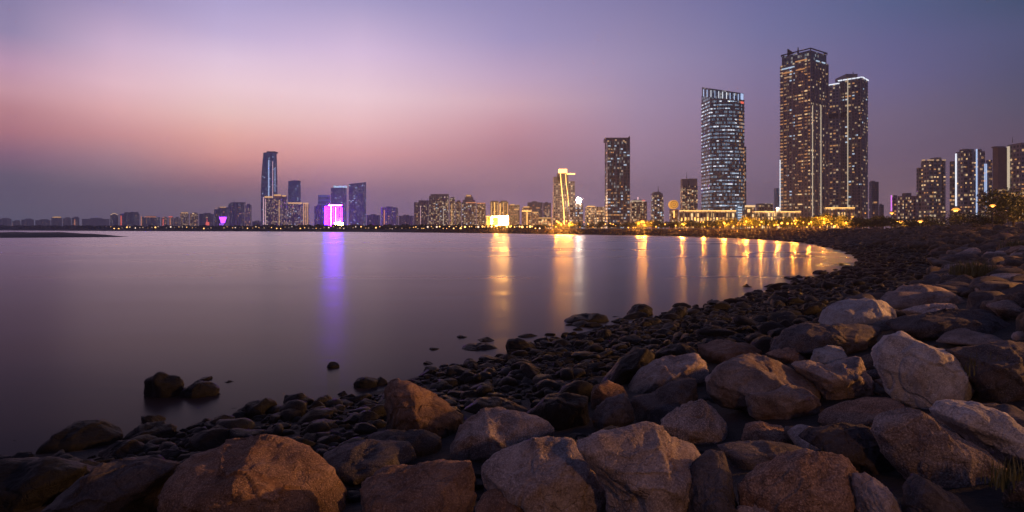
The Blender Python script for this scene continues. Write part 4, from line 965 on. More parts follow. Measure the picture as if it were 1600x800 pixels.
# curved glass tower
b = Bld('skyscraper', 'broad curved glass tower with bright white rows of office lights', 1096, 1163, 150, 660, 'curve_glass', 'arc', 0.55, yaw=0.12, cat='skyscraper', slabs='slab_dark', floor=3.9, top=lambda px: 150 + 8 * min(1, max(0, (px - 1096) / 67)))
c = b.root.location
pol = inflate(b.poly, 0.3); zt = lambda x, y: Zp(136 + 10 * min(1, max(0, (CX + F * x / y - 1096) / 67)), y)
prism('crown', inflate(b.poly, -0.6), b.z1 - 3.0, b.z1 + 10, M['dark_glass'], b.root, top=zt)
for px in (1100, 1105.5, 1111, 1117, 1123, 1129, 1135, 1141, 1147, 1153): b.strip(px, 139 + (px - 1096) * 0.14, 150 + (px - 1096) * 0.12, 0.7, 'white' if px in (1123, 1129, 1135, 1111) else 'blue_led', 'crown_light', 0.5)
def wave(px, py):
    a = math.sin(py * 0.16 + px * 0.05) + 0.7 * math.sin(py * 0.37 - px * 0.02 + 1) + 0.5 * math.sin(px * 0.2 + py * 0.9)
    base_ = 0.42 if 155 < py < 325 else 0.15
    return max(0.04, base_ + 0.28 * a) * (1.15 if px < 1150 else 0.5)
b.windows(560, 2.2, 1.0, ('win_cool', 'win_cool_dim', 'win_cool', 'win_cool_dim', 'win_cool_dim', 'white'), bay=2.3, prob=wave, runs=(1, 1, 1.3), xr=(1096, 1154), y0=152)
b.windows(60, 2.2, 1.7, WS, bay=3, xr=(1153, 1166), prob=lambda px, py: 0.5)
b.band(1156, 1161.5, 146.5, 156, 'blue_led', 'roof_sign', 0.6); b.band(1156, 1162, 159, 162, 'red', 'roof_sign', 0.65)
for k in range(7): b.band(1149, 1157, 323 + k * 4, 325 + k * 4, 'win_cool', 'stair_light', 3.0)
b2 = Bld('office_block', 'narrow dark annex with a column of amber dots behind the curved tower', 1157, 1166, 229, 690, 'dark_glass', 'box', 1.0); b2.windows(45, 1.8, 1.6, ('win_warm',), bay=4)
# malls
def mall(label, x0, x1, yt, D, nb):
    b = Bld('mall', label, x0, x1, yt, D, 'mall_wall', 'box', 0.4, cat='mall', floor=5.5)
    w = (x1 - x0)
    b.band(x0 + 0.3, x1 - 0.3, yt + 0.2, yt + 1.3, 'gold', 'cornice_light', 0.8)
    for k in range(2 * nb): b.band(x0 + w * (k + 0.3) / (2 * nb), x0 + w * (k + 0.75) / (2 * nb), yt + 1.8, yt + 3.0, random.choice(('gold_soft', 'win_soft', 'win_bright')), 'soffit_light', 0.7)
    for k in range(nb):
        px = x0 + w * (k + 0.5) / nb
        b.strip(px, yt + 3, 346, w / nb * 0.22, 'slab', 'column', 0.8, 0.5)
    b.windows(nb, 2.2, 2.4, ('win_warm', 'gold_soft', 'win_dim'), bay=4.2, y1=341)
    for k in range(nb):
        px = x0 + w * (k + 1.0) / nb
        if px < x1 - 0.6: b.band(px - w / nb * 0.22, px + w / nb * 0.22, 340 + random.uniform(-1, 1), 345, random.choice(('gold', 'gold_soft', 'win_bright')), 'arcade_light', 0.45)
    return b
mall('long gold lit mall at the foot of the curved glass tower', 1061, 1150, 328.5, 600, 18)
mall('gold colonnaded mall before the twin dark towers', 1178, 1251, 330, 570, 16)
b = Bld('mall', 'short pale lit hall between the two gold malls', 1163, 1180, 321, 640, 'mall_wall', 'box', 0.6, cat='hall'); b.band(1164, 1179.5, 320.6, 323.5, 'win_bright', 'cornice_light', 0.7); b.windows(8, 2.4, 2)
b = Bld('office_block', 'flat roofed white windowed block behind the colonnaded mall', 1181, 1208, 318, 720, 'flat_wall', 'box', 0.5); b.windows(16, 3, 1.6, ('win_cool', 'win_bright'), y1=324)
bb = MB(); bm_ = Bld('kiosk', 'small entrance pavilion with a white hot floodlight on the colonnaded mall', 1211, 1219, 325, 566, 'mall_wall', 'box', 0.6, cat='pavilion'); bb.ball((P(1215, 564.5) - bm_.root.location[0], 564.5 - bm_.root.location[1], Zp(325.6, 564.5) - bm_.root.location[2]), 0.9); bb.build('floodlight', M['white_ball'], bm_.root)
b = Bld('office_tower', 'faint blue tower glimpsed behind the tallest tower', 1209, 1218.5, 294, 1500, 'blue_glass', 'box', 1.0)
# tallest tower
b = Bld('skyscraper', 'tallest tower with warm lit balconies, roof masts and a cool lit crown', 1219, 1294, 92, 600, 'res_dark', 'box', 1.0, yaw=-math.radians(55), cat='skyscraper', slabs='slab_dark', floor=3.3)
c = b.root.location; cc = np.mean(b.poly, axis=0)
prism('crown', [tuple(cc + (np.array(v) - cc) * 0.93) for v in b.poly], b.z1 + 0.003, Zp(77.5, 600), M['dark_glass'], b.root)
pc = [tuple(cc + (np.array(v) - cc) * 0.95) for v in b.poly]
fr = MB(); zt_ = Zp(77.5, 600)
for i in range(4):
    a, e = np.array(pc[i]), np.array(pc[(i + 1) % 4]); t = (e - a) / np.linalg.norm(e - a); m_ = (a + e) / 2
    fr.obox((m_[0] - c[0], m_[1] - c[1]), t, np.linalg.norm(e - a) / 2, 0.4, zt_ + 1.2 - c[2], zt_ + 2.2 - c[2])
    fr.tube([(a[0] - c[0], a[1] - c[1], zt_ - c[2]), (a[0] - c[0], a[1] - c[1], zt_ + 2 - c[2])], 0.5, 6)
fr.build('roof_frame', M['metal'], b.root)
bb = MB(); d = 622; bb.add([(P(1231, d) - c[0], d - c[1], Zp(87, d) - c[2]), (P(1241, d) - c[0], d - c[1], Zp(83, d) - c[2]), (P(1231, d) - c[0], d - c[1], Zp(76, d) - c[2]), (P(1231, d) - c[0], d + 1.5 - c[1], Zp(87, d) - c[2]), (P(1241, d) - c[0], d + 1.5 - c[1], Zp(83, d) - c[2]), (P(1231, d) - c[0], d + 1.5 - c[1], Zp(76, d) - c[2])], [(0,1,2),(5,4,3),(0,3,4,1),(1,4,5,2),(2,5,3,0)]); bb.build('roof_blade', M['metal'], b.root)
b.spire(1247, 74, 84, 1.0, 'metal', 'mast')
pier_px = (1225, 1231, 1240, 1246, 1256, 1263, 1267.5, 1272, 1278, 1283, 1288, 1293)
for px in pier_px: b.strip(px, 94 + abs(px - 1268) * 0.3, 352, 1.0 if px < 1268 else 0.8, 'slab', 'pier', 0.75, 0.3)
b.windows(150, 3.2, 0.9, ('win_warm', 'win_soft', 'win_warm', 'win_dim', 'win_dim'), bay=3.4, xr=(1218, 1227), prob=lambda px, py: 0.75)
b.windows(60, 2.0, 1.2, ('win_cool', 'win_soft'), bay=3.2, xr=(1229, 1243), prob=lambda px, py: 0.22, cap=40)
b.windows(130, 2.6, 1.1, ('win_warm', 'win_soft', 'win_dim', 'win_dim', 'win_warm', 'win_bright'), bay=3.2, xr=(1243, 1267), prob=lambda px, py: 0.40, runs=(1, 1, 1.5), cap=60)
b.windows(36, 1.8, 1.4, ('win_warm', 'win_soft'), bay=3.2, xr=(1268, 1294), prob=lambda px, py: 0.16, cap=36)
for xa, xb, y_, mk in ((1222, 1232, 107, 'win_cool'), (1232, 1242, 104.5, 'win_cool'), (1243, 1262, 94, 'win_warm'), (1222, 1240, 113, 'win_warm'), (1272, 1281, 95, 'win_cool'), (1281, 1290, 97.5, 'win_cool'), (1244, 1258, 108, 'win_warm'), (1226, 1238, 120, 'win_soft')): b.band(xa, xb, y_, y_ + 1.6, mk, 'crown_light', 0.85)
for px in (1219.8, 1268, 1281): b.strip(px, 250 if px < 1225 else 165, 352, 0.6, 'beige_led' if px > 1225 else 'white', 'light_strip', 1.1)
# stepped dark tower
b = Bld('skyscraper', 'dark tower with a stepped white lit roofline beside the tallest tower', 1309.5, 1356, 119.5, 650, 'res_dark', 'box', 0.9, yaw=-math.radians(45), cat='skyscraper', slabs='slab_dark', floor=3.3)
lo = fit('box', 0.8, -math.radians(45), 1286, 1318, 660); prism('lower_wing', lo, BASEZ, Zp(131, 665), M['res_dark'], b.root)
c = b.root.location
bb = MB(); fe = [f for f in b.fronts()]
for a, e, t, nn, L in fe:
    m_ = (a + e) / 2; bb = MB(); bb.obox((m_[0] + nn[0] * 0.6 - c[0], m_[1] + nn[1] * 0.6 - c[1]), t, L / 2, 0.3, b.z1 - 1.3 - c[2], b.z1 - 0.2 - c[2]); bb.build('roof_edge_light', M['white'], b.root)
b.block(1322, 1340, 115.5); b.spire(1333, 112, 115.5, 0.5)
wl = Bld.__new__(Bld); wl.__dict__.update(b.__dict__); wl.poly = lo; wl.z1 = Zp(131, 665); wl.D = 660; wl.taper = None
for a, e, t, nn, L in wl.fronts():
    if (a[0] + e[0]) / 2 / ((a[1] + e[1]) / 2) > (1308 - CX) / F: continue
    m_ = (a + e) / 2; bb = MB(); bb.obox((m_[0] + nn[0] * 0.6 - c[0], m_[1] + nn[1] * 0.6 - c[1]), t, L / 2, 0.3, wl.z1 - 1.2 - c[2], wl.z1 - 0.2 - c[2]); bb.build('roof_edge_light', M['white'], b.root)
wl.windows(60, 2.4, 1.3, WS, bay=3.2, xr=(1292, 1309), prob=lambda px, py: 0.3, cap=50)
b.windows(110, 2.4, 1.3, ('win_warm', 'win_soft', 'win_cool'), bay=3.2, prob=lambda px, py: 0.17 if px < 1340 else 0.06, cap=50)
for px, w_, y0_ in ((1310.5, 0.9, 133), (1325, 1.0, 122)): b.strip(px, y0_, 350, w_, 'beige_led', 'light_strip', 0.9)
for px in (1317, 1331.5, 1338, 1345, 1351): b.strip(px, 121, 350, 0.8, 'slab', 'pier', 0.75, 0.3)
wl.band(1294, 1309, 178, 184, 'metal', 'dark_belt', 0.9); b.band(1313, 1322, 176, 183, 'metal', 'dark_belt', 1.3)
mall('gold podium hall at the foot of the stepped dark tower', 1289, 1335, 324, 560, 9)
b = far('plain grey tower beyond the stepped dark tower', 1358, 1373, 284, 950, 'haze_wall', 4, 'rib2')
far('small grey block beside the plain grey tower', 1373.5, 1381, 320, 950, 'haze_wall', 2, 'box')
# shore at the far side of the lamps
b = Bld('apartment_block', 'low block with a pink light line on its corner', 1392, 1402, 305, 620, 'flat_purple', 'box', 0.8); b.strip(1393.3, 305, 330, 1.2, 'magenta_low', 'light_strip', 0.4); b.windows(8, 2, 1.5)
b = Bld('apartment_block', 'low mauve block with scattered windows between the pink lined block and the ragged roof tower', 1402.5, 1433, 306, 600, 'flat_purple', 'rib3'); b.block(1416, 1424, 301.5); b.windows(26, 1.6, 1.1, ('win_soft', 'win_warm', 'win_dim'))
b = Bld('apartment_tower', 'apartment tower with a ragged lit roofline behind the big amber lamp', 1439, 1477.5, 250, 520, 'res_dark', 'rib3', 0.7); b.block(1462, 1471, 246); b.windows(80, 1.6, 1.1, ('win_soft', 'win_warm', 'win_dim', 'win_bright'), bay=3, prob=lambda px, py: 0.3)
lw = fit('box', 0.6, 0, 1432, 1442, 530); prism('lower_wing', lw, BASEZ, Zp(262, 530), M['res_dark'], b.root)
for xa, xb in ((1440.5, 1447), (1448.5, 1454), (1455, 1460.5), (1464.5, 1469), (1472, 1477)): b.band(xa, xb, 249.2, 251.2, 'win_soft', 'roof_light', 0.5)
b = Bld('apartment_tower', 'tower edged by two tall white and blue light lines', 1493.5, 1528, 236, 500, 'res_dark', 'rib3', 0.7); b.block(1507, 1513, 232.5); b.block(1514.5, 1522, 232.8); b.strip(1494.6, 240, 322, 1.5, 'white'); b.strip(1525.3, 233, 338, 1.5, 'blue_led'); b.windows(70, 1.6, 1.1, ('win_soft', 'win_warm', 'win_dim', 'win_bright'), bay=3, prob=lambda px, py: 0.26)
b = Bld('apartment_tower', 'slim dark wing tower just before the two light lines', 1484, 1493, 252, 520, 'res_dark', 'rib2', 0.8); b.windows(14, 2, 1.5)
b = Bld('apartment_tower', 'dark stepped tower with a pale blue glow beyond the two light lines', 1528.5, 1539, 236, 520, 'res_dark', 'rib2', 0.8); b.block(1530, 1534, 233); b.windows(20, 2, 1.5); b.strip(1538.2, 256, 300, 0.8, 'blue_led')
b = Bld('apartment_tower', 'thin tower beside the blank walled block', 1540, 1550.5, 250, 540, 'res_dark', 'rib2', 0.8); b.windows(20, 2, 1.5); b.strip(1542, 256, 330, 0.7, 'blue_led')
b = Bld('apartment_tower', 'blank windowless end wall of a big block', 1551, 1573.5, 230.5, 480, 'blank', 'box', 0.8); b.block(1555, 1571, 228.5); b.band(1560, 1571, 296.5, 298.5, 'win_soft', 'porch_light', 0.5)
b = Bld('apartment_tower', 'big block with a beige lit edge and warm windows above the tree', 1573.8, 1640, 223, 470, 'res_dark', 'rib4', 0.6); b.strip(1576.2, 229, 296, 4.6, 'beige_led', 'lit_wall_strip'); b.windows(70, 1.6, 1.1, ('win_soft', 'win_dim', 'win_warm'), bay=3, prob=lambda px, py: 0.3); b.spire(1582, 214, 223, 0.25)

# ------------------------------------------------------------------ trees
def crown_mesh(name, R, H, n, leaf, mat, seed, clumps=9):
    rng = random.Random(seed); V = []; Fc = []
    cl = [(rng.gauss(0, 0.42) * R, rng.gauss(0, 0.42) * R, H * rng.uniform(0.25, 0.85), R * rng.uniform(0.3, 0.55)) for _ in range(clumps)]
    for i in range(n):
        c = rng.choice(cl); d = Vector((rng.gauss(0, 1), rng.gauss(0, 1), rng.gauss(0, 0.8))).normalized() * c[3] * rng.uniform(0.55, 1.1)
        p = Vector(c[:3]) + d; p.z = max(p.z, 0.05 * H)
        a = Vector((rng.gauss(0, 1), rng.gauss(0, 1), rng.gauss(0, 0.6))).normalized() * leaf * rng.uniform(0.6, 1.3)
        e = a.cross(Vector((rng.gauss(0, 1), rng.gauss(0, 1), rng.gauss(0, 1)))).normalized() * leaf * 0.55
        b = len(V); V += [p - a * 0.5, p + e * 0.5, p + a * 0.5, p - e * 0.5]; Fc.append((b, b+1, b+2, b+3))
    me = bpy.data.meshes.new(name); me.from_pydata([tuple(v) for v in V], [], Fc); me.materials.append(M[mat]); return me
def trunk_mesh(name, h, r, seed, limbs=4, spread=1.2):
    rng = random.Random(seed); b = MB()
    top = (rng.gauss(0, 0.1) * h * 0.3, rng.gauss(0, 0.1) * h * 0.3, h)
    b.tube([(0, 0, -0.3), (top[0] * 0.4, top[1] * 0.3, h * 0.5), top], [r * 1.3, r, r * 0.7], 7)
    for k in range(limbs):
        a = k * 6.28 / limbs + rng.random(); s = spread * rng.uniform(0.6, 1.1)
        b.tube([(top[0], top[1], h * 0.92), (top[0] + math.cos(a) * s * 0.5, top[1] + math.sin(a) * s * 0.5, h * 1.25), (top[0] + math.cos(a) * s, top[1] + math.sin(a) * s, h * 1.6)], [r * 0.6, r * 0.4, r * 0.15], 5)
    me = bpy.data.meshes.new(name); me.from_pydata(b.v, [], b.f); me.materials.append(M['bark']); return me
TM = [(crown_mesh('crown', 2.6, 4.2, 420, 0.62, 'leaf' if k % 3 else 'leaf_dark', 50 + k), trunk_mesh('trunk', 1.7, 0.14, 60 + k)) for k in range(5)]
def tree(x, y, z, k, sc, label, group):
    r = tag(empty('tree', (x, y, z)), label, 'tree', group); r.scale = (sc * random.uniform(0.9, 1.15), sc * random.uniform(0.9, 1.15), sc * random.uniform(0.85, 1.15)); r.rotation_euler = (0, 0, random.uniform(0, 6.28))
    c = bpy.data.objects.new('crown', TM[k][0]); c.location = (0, 0, 1.2); link(c, r)
    link(bpy.data.objects.new('trunk', TM[k][1]), r)
def shore_at(px, s):
    """point s metres inland of the waterline on the line of sight of a picture column, beyond the bay"""
    best = None
    for i in range(len(SPTS) - 1):
        if SPTS[i, 1] < 60: continue
        W_, H_ = slope_of(SPTS[i:i+1, 1])
        p = SPTS[i] + SNOR[i] * (s + W_[0])
        q = SPTS[i+1] + SNOR[i+1] * (s + slope_of(SPTS[i+1:i+2, 1])[0][0])
        a, b_ = CX + F * p[0] / p[1], CX + F * q[0] / q[1]
        if min(a, b_) <= px <= max(a, b_):
            t = (px - a) / (b_ - a) if b_ != a else 0; z = p + (q - p) * t
            if best is None or z[1] > best[1]: best = z
    if best is None: best = np.array([P(px, 160), 160.0])
    return best
for px in np.arange(846, 1400, 6.2):
    for row in range(1 if px < 1010 else 2):
        p = shore_at(px + random.uniform(-2, 2), 8 + row * 14 + random.uniform(-3, 3))
        tree(float(p[0]), float(p[1]), ground(p[0], p[1]) - 0.05, random.randrange(5), random.uniform(0.72, 1.1) * (1.0 if px < 1300 else 0.8),
             'small bushy tree among its like in the lamplit row above the bay embankment', 'trees along the bay embankment')
# treeline of the far shore: one mass
V = []; Fc = []; rng = random.Random(5)
for px in np.arange(-20, 850, 0.42):
    p = shore_at(px, 12) if px > 0 else np.array([P(px, 1360), 1360.0])
    hgt = (3.5 + 3.2 * (0.5 + 0.5 * math.sin(px * 0.35) * math.sin(px * 0.11 + 1))) * p[1] / 900 * (0.75 if px < 400 else 1.0)
    for k in range(7):
        c = Vector((p[0] + rng.gauss(0, 1.2), p[1] + rng.gauss(0, 5), 3.2 + rng.random() * hgt)); le = 0.9 + p[1] / 700
        a = Vector((rng.gauss(0, 1), rng.gauss(0, 1), rng.gauss(0, 1))).normalized() * le; e = a.cross(Vector((rng.gauss(0, 1), rng.gauss(0, 1), rng.gauss(0, 1)))).normalized() * le * 0.7
        b_ = len(V); V += [c - a, c + e, c + a, c - e]; Fc.append((b_, b_+1, b_+2, b_+3))
tag(mesh_obj('treeline', V, Fc, M['leaf_dark']), 'dark line of distant trees along the far waterfront', 'trees', kind='stuff')
# the big tree and the bushes by the promenade
def big_tree(label, px, ybase, ytop, D, wpx, n, cat='tree', name='tree', trunk=True, mat='leaf', leaf=0.34, seed=3):
    x = P(px, D); z = ground(x, D) - 0.05; H = Zp(ytop, D) - z; R = wpx / F * D / 2
    r = tag(empty(name, (x, D, z)), label, cat)
    th = H * 0.27 if trunk else 0.3
    o = bpy.data.objects.new('crown', crown_mesh('crown', R * 1.05, H - th * 0.7, n, leaf, mat, seed, 20)); o.location = (0, 0, th * 0.7); link(o, r)
    link(bpy.data.objects.new('trunk', trunk_mesh('trunk', th, 0.022 * H + 0.05, seed, 6, R * 0.6)), r)
big_tree('large leafy tree with amber lit trunk at the edge of the promenade', 1584, 356, 297, 105, 96, 5200, seed=12, leaf=0.42)
big_tree('leafy tree partly cut off by the picture edge behind the large one', 1640, 356, 300, 112, 90, 2500, seed=22, leaf=0.42)
for lb, px, yt, w_, D in (('round dark bush just under the biggest amber lamp', 1494, 333, 46, 150), ('low dark bush between the biggest amber lamp and the large tree', 1528, 335, 44, 135), ('small bush next to the pair of amber lamps', 1455, 341, 36, 165), ('dark shrub at the foot of the large tree', 1552, 338, 34, 118), ('low bush on the crest beneath the ragged roof tower', 1424, 343, 34, 175)):
    big_tree(lb, px, 357, yt, D, w_, 1500, 'bush', 'bush', False, 'leaf_dark', 0.42, int(px))

# ------------------------------------------------------------------ lamps
BULB = {'lamp': ((1.0, 0.34, 0.03), 8500.0), 'lamp_hot': ((1.0, 0.36, 0.05), 1600.0)}
def bulb(mat, r, h, parent):
    if mat not in BULB: return
    c, rad = BULB[mat]; l = bpy.data.lights.new('bulb', 'POINT'); l.color = c; l.energy = 4 * math.pi ** 2 * r * r * rad; l.shadow_soft_size = r * 1.15
    o = bpy.data.objects.new('bulb', l); o.location = (0, 0, h); link(o, parent)
def lamp(px, y_lamp, D, r, mat, label, group=None, z0=None, parts=False):
    x = P(px, D); zl = Zp(y_lamp, D); z = z0 if z0 is not None else min(ground(x, D) - 0.05, zl - 1.0)
    if not parts:
        b = MB(); b.tube([(0, 0, 0), (0, 0, zl - z)], [0.09, 0.05], 6); b.ball((0, 0, zl - z), r, 1)
        o = tag(b.build('street_lamp', [M['pole'], M[mat]], loc=(x, D, z)), label, 'street lamp', group); bulb(mat, r, zl - z, o); return o
    o = tag(empty('street_lamp', (x, D, z)), label, 'street lamp', group); h = zl - z
    b = MB(); b.tube([(0, 0, 0), (0, 0, 0.8), (0, 0, h - r)], [0.14, 0.08, 0.05], 8); b.build('pole', M['pole'], o)
    b = MB(); b.ball((0, 0, h), r, 0, 14, 8); b.build('lamp_head', M[mat], o, True)
    b = MB(); b.tube([(0, 0, h + r * 0.95), (0, 0, h + r * 1.2)], [r * 0.8, r * 0.25], 10); b.build('lamp_cap', M['pole'], o)
    b = MB(); b.tube([(0, 0, h - r * 0.1), (0, 0, h + r * 0.9)], [r * 2.1, r * 1.1], 14); b.build('halo_cone', M['shade'], o)  # added glowing cone that imitates the orange halo around the lamp
    bulb(mat, r, h, o); return o
for i, px in enumerate(np.arange(2, 126, 8.5)): lamp(px + random.uniform(-2, 2), 355.2 + random.uniform(-0.6, 0.5), 1700 + (130 - px) * 3, 1.5, 'lamp_pale', 'faint pale lamp in the haze of the farthest shore', 'faint lamps of the farthest shore')
for i, px in enumerate(np.arange(129, 172, 4.2)): lamp(px + random.uniform(-1, 1), 354.9 + random.uniform(-0.8, 0.4), 1500, 1.7, 'lamp_far', 'gold lamp in the bright string under the long flat hazy block', 'gold lamps under the hazy block')
for i, px in enumerate(np.arange(173, 646, 6.3)):
    p = shore_at(px, 3); lamp(px + random.uniform(-2, 2), 356.6 + random.uniform(-2.6, 0.8), float(p[1]), random.choice([0.35, 0.5, 0.6, 0.8, 1.1]) * p[1] / 1000, random.choice(['lamp_far', 'lamp_far', 'lamp_pale', 'gold', 'win_soft', 'win_bright']), 'small lamp among its like along the far city waterfront', 'lamps along the far city waterfront')
for i, px in enumerate(np.arange(648, 846, 5.0)):
    p = shore_at(px, 3); lamp(px + random.uniform(-2, 2), random.choice([354.0, 354.6, 356.8]), float(p[1]), random.choice([0.3, 0.45, 0.6, 0.9]), random.choice(['lamp_far', 'lamp_far', 'gold', 'lamp_pale']), 'amber lamp among its like in front of the mid shore apartment towers', 'amber lamps before the mid shore towers')
HOTPX = (776, 787, 873, 881, 889, 870, 877, 885, 892, 998, 1007, 1066, 1099, 1131, 1152, 1166, 1190, 1215, 1241, 1264, 1287, 1308, 1322)  # columns left of the long gold mall: lamps added to feed reflected streaks
for i, px in enumerate(np.arange(850, 1340, 7.2)):
    p = shore_at(px, random.choice([3, 5, 20])); lamp(px + random.uniform(-3.2, 3.2), 351.5 + random.uniform(-5.0, 4.5), float(p[1]), random.uniform(0.16, 0.42), 'lamp_low', 'dim amber lamp among its like between the trees of the bay embankment', 'dim amber lamps of the bay embankment')
for i, px in enumerate(HOTPX):
    p = shore_at(px, 4); lamp(px, 349.0 + random.uniform(-4.0, 4.0), float(p[1]), (0.50 if i not in (12, 14) else 0.36) * (p[1] / 380 if px > 1000 else p[1] / 520), 'lamp', 'strong amber lamp among its like on the embankment, over a gold streak', 'strong amber lamps of the bay embankment')
for px, y_, D, r, lb in ((1004, 345.5, 420, 0.75, 'brightest lamp of the gold cluster beside the dark ribbed tower'), (998, 347.5, 430, 0.45, 'dimmer lamp of the gold cluster beside the dark ribbed tower'), (1011, 348, 410, 0.45, 'outer lamp of the gold cluster, toward the grey tiered tower'),
                         (1272, 341.5, 300, 0.42, 'single big amber lamp at the foot of the tallest tower'), (1300, 339, 290, 0.33, 'amber lamp by the podium of the stepped dark tower'), (1332, 338.5, 285, 0.36, 'amber lamp at the corner of the gold podium hall'),
                         (1375, 346, 240, 0.20, 'small amber lamp below the plain grey tower'), (1352, 333, 250, 0.16, 'small amber lamp between the podium hall and the plain grey tower')):
    lamp(px, y_, D, r, 'lamp', lb, parts=True)
for px, y_, D, r, lb in ((1493.5, 328, 144, 0.46, 'biggest amber lamp, burning above the round dark bush'), (1551, 321.5, 97, 0.22, 'amber lamp touching the side of the large tree'), (1438, 346, 158, 0.34, 'amber lamp near the ragged roof tower, lower of the pair'), (1407, 346.5, 172, 0.36, 'low amber lamp below the mauve block'), (1393.5, 333, 210, 0.38, 'amber lamp below the pink lined block')):
    lamp(px, y_, D, r, 'lamp_hot', lb, parts=True)
# path lamps along the crest beside the camera, outside the frame: they light the rocks from the landward side
NEAR = [((34.0, 8.0), 39000, 160, 27), ((44.0, 31.0), 12000, 180, 36), ((60.0, 52.0), 4200, 192, 45), ((5.0, -11.0), 1500, 98, 38), ((78, 77), 9000, 205, 50), ((98, 114), 10000, 215, 50), ((98, 101), 30000, 180, 48)]   # place, power, heading of the hooded lamp, half angle; the last lamp is added to brighten the large tree
for (x, y), w, hd_, ha_ in NEAR:
    z = ground(x, y)
    o = tag(empty('street_lamp', (x, y, z)), 'amber path lamp on the crest beyond the picture edge', 'street lamp', 'path lamps on the crest')
    b = MB(); b.tube([(0, 0, -0.2), (0, 0, 0.7), (0, 0, 4.1)], [0.12, 0.07, 0.05], 8); b.build('pole', M['pole'], o)
    b = MB(); b.ball((0, 0, 4.3), 0.2, 0, 14, 8); b.build('lamp_head', M['win_bright'], o, True)
    b = MB(); b.tube([(0, 0, 4.5), (0, 0, 4.58)], [0.2, 0.05], 10); b.build('lamp_cap', M['pole'], o)
    l = bpy.data.lights.new('bulb', 'SPOT'); l.energy = w; l.color = (1.0, 0.42, 0.12); l.shadow_soft_size = 0.22; l.spot_size = math.radians(2 * ha_); l.spot_blend = 0.3
    lo_ = bpy.data.objects.new('bulb', l); dv = Vector((math.cos(math.radians(hd_)), math.sin(math.radians(hd_)), -0.16)); lo_.location = (dv.x * 0.36, dv.y * 0.36, 4.28); lo_.rotation_euler = dv.to_track_quat('-Z', 'Y').to_euler(); link(lo_, o)

# ------------------------------------------------------------------ sky, dusk light, haze
SKY = [
    (20, [(0, (142,131,173)), (50, (154,139,179)), (100, (201,157,187)), (140, (214,160,174)), (170, (202,139,149)), (205, (190,124,137)), (240, (148,105,133)), (275, (106,97,125)), (340, (101,107,129))]),
    (180, [(0, (168,152,196)), (70, (219,187,217)), (130, (245,199,212)), (170, (243,184,187)), (210, (224,157,160)), (250, (180,137,152)), (290, (136,119,140)), (330, (117,110,132))]),
    (350, [(0, (182,169,215)), (50, (205,185,224)), (90, (238,209,233)), (130, (254,218,229)), (175, (255,210,206)), (210, (255,189,178)), (245, (242,166,158)), (280, (188,132,142)), (310, (140,120,139)), (340, (128,115,137))]),
    (560, [(0, (173,162,207)), (80, (227,199,231)), (150, (255,218,228)), (190, (255,205,208)), (240, (242,173,173)), (290, (184,140,153)), (320, (152,126,147))]),
    (800, [(0, (148,140,188)), (60, (165,152,198)), (120, (201,171,203)), (160, (219,177,193)), (200, (207,152,168)), (240, (185,131,150)), (280, (168,127,152)), (320, (140,119,164))]),
    (1000, [(0, (131,125,171)), (100, (159,144,183)), (160, (167,144,177)), (220, (167,137,166)), (290, (151,125,153))]),
    (1190, [(0, (107,109,159)), (50, (115,115,162)), (100, (126,118,161)), (160, (132,116,154)), (220, (134,112,143)), (280, (131,112,141)), (330, (124,109,135))]),
    (1400, [(0, (80,94,138)), (60, (94,96,143)), (120, (104,99,144)), (180, (114,100,131)), (240, (116,97,124)), (300, (139,111,126))]),
    (1590, [(0, (61,79,115)), (50, (77,84,124)), (100, (79,82,119)), (160, (85,82,110)), (220, (95,80,104)), (300, (99,80,100))]),
]
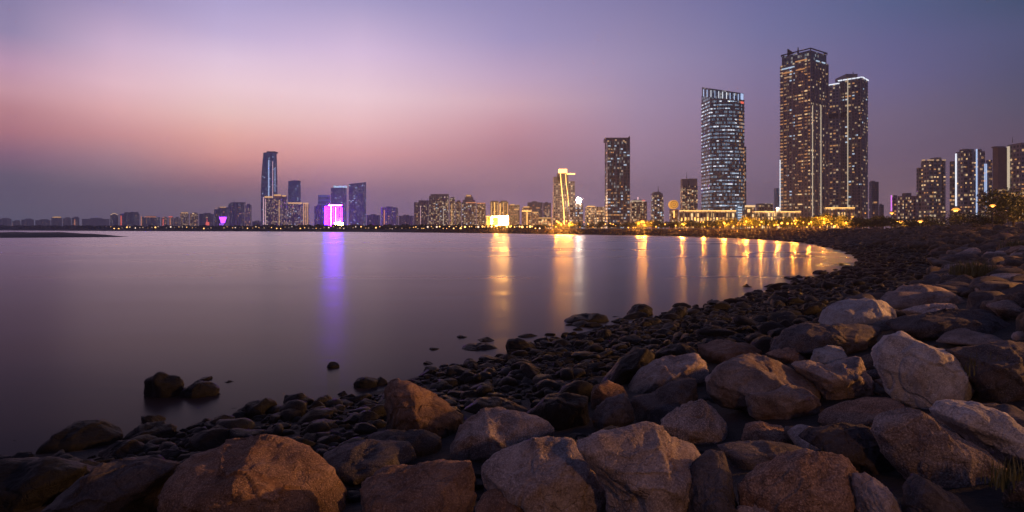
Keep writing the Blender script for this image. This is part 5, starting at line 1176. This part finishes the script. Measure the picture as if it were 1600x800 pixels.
def build_world():
    w = bpy.data.worlds.new('World'); SC.world = w; w.use_nodes = True
    nt = w.node_tree; nt.nodes.clear()
    out = nt.nodes.new('ShaderNodeOutputWorld'); bg = nt.nodes.new('ShaderNodeBackground'); bg.inputs[1].default_value = 1.0
    tc = nt.nodes.new('ShaderNodeTexCoord'); sep = nt.nodes.new('ShaderNodeSeparateXYZ'); nt.links.new(tc.outputs['Generated'], sep.inputs[0])
    az = nmath(nt, 'ARCTAN2', sep.outputs[0], sep.outputs[1])
    el = nmath(nt, 'MAXIMUM', sep.outputs[2], 0.0)
    ZEN = lin((64, 68, 106)); K = 1.0
    col = None; prev = None
    for px, st in SKY:
        stops = []
        for py, c in reversed(st):
            z = (HZ - py) / math.sqrt(F*F + (px - CX)**2 + (HZ - py)**2); stops.append((z, tuple(v * K for v in lin(c))))
        stops.append((0.47, ZEN))
        cc = nramp(nt, el, stops); a = math.atan((px - CX) / F)
        if col is None: col = cc
        else: col = nmix(nt, maprange(nt, az, prev, a), col, cc)
        prev = a
    back = nramp(nt, el, [(0.0, lin((104, 92, 112))), (0.25, lin((96, 92, 124))), (0.62, ZEN)])
    fb = maprange(nt, nmath(nt, 'ABSOLUTE', az), math.radians(46), math.radians(120), 0, 1, True)
    col = nmix(nt, fb, col, back)
    sky = nt.nodes.new('ShaderNodeTexSky'); sky.sky_type = 'NISHITA'; sky.sun_disc = False
    sky.sun_elevation = math.radians(-2.0); sky.sun_rotation = math.radians(-24)
    col = nmix(nt, 0.05, col, sky.outputs[0], 'ADD')
    nt.links.new(col, bg.inputs[0]); nt.links.new(bg.outputs[0], out.inputs[0])
    l = bpy.data.lights.new('sun', 'SUN'); l.energy = 0.04; l.angle = math.radians(25); l.color = (1.0, 0.72, 0.66)
    o = bpy.data.objects.new('sun', l); link(o); o.location = (-300, 600, 300)
    d = Vector((math.sin(math.radians(-24)), math.cos(math.radians(-24)), math.tan(math.radians(10)))).normalized()
    o.rotation_euler = d.to_track_quat('Z', 'Y').to_euler()
build_world()
HAZE = 0.00022
b = MB(); b.box(-3390, 1800, -290, 3700, -2.6, 235)
m = bpy.data.materials.new('haze_air'); m.use_nodes = True; nt = m.node_tree; nt.nodes.clear()
out = nt.nodes.new('ShaderNodeOutputMaterial'); pv = nt.nodes.new('ShaderNodeVolumePrincipled')
pv.inputs['Color'].default_value = (0.86, 0.84, 0.92, 1); pv.inputs['Density'].default_value = HAZE; pv.inputs['Anisotropy'].default_value = 0.2
nt.links.new(pv.outputs[0], out.inputs['Volume'])
tag(b.build('haze', m), 'pale dusk haze over the bay', 'haze', kind='stuff')

# ------------------------------------------------------------------ camera and render
cam = bpy.data.cameras.new('camera'); co = bpy.data.objects.new('camera', cam); link(co)
cam.sensor_width = 36.0; cam.sensor_fit = 'HORIZONTAL'; cam.lens = F / 1600 * 36; cam.shift_y = -(400 - HZ) / 1600
cam.clip_start = 0.1; cam.clip_end = 12000
co.location = (0, 0, CAMZ); co.rotation_euler = (math.radians(90), 0, 0)
SC.camera = co
SC.view_settings.view_transform = 'Standard'; SC.view_settings.look = 'None'; SC.view_settings.exposure = 0.0; SC.view_settings.gamma = 1.0; SC.view_settings.use_curve_mapping = False
SC.cycles.use_denoising = True; SC.cycles.max_bounces = 6; SC.cycles.diffuse_bounces = 2; SC.cycles.glossy_bounces = 3; SC.cycles.volume_bounces = 1; SC.cycles.transparent_max_bounces = 6
SC.cycles.sample_clamp_indirect = 0.0; SC.cycles.use_light_tree = True
SC.cycles.caustics_reflective = False
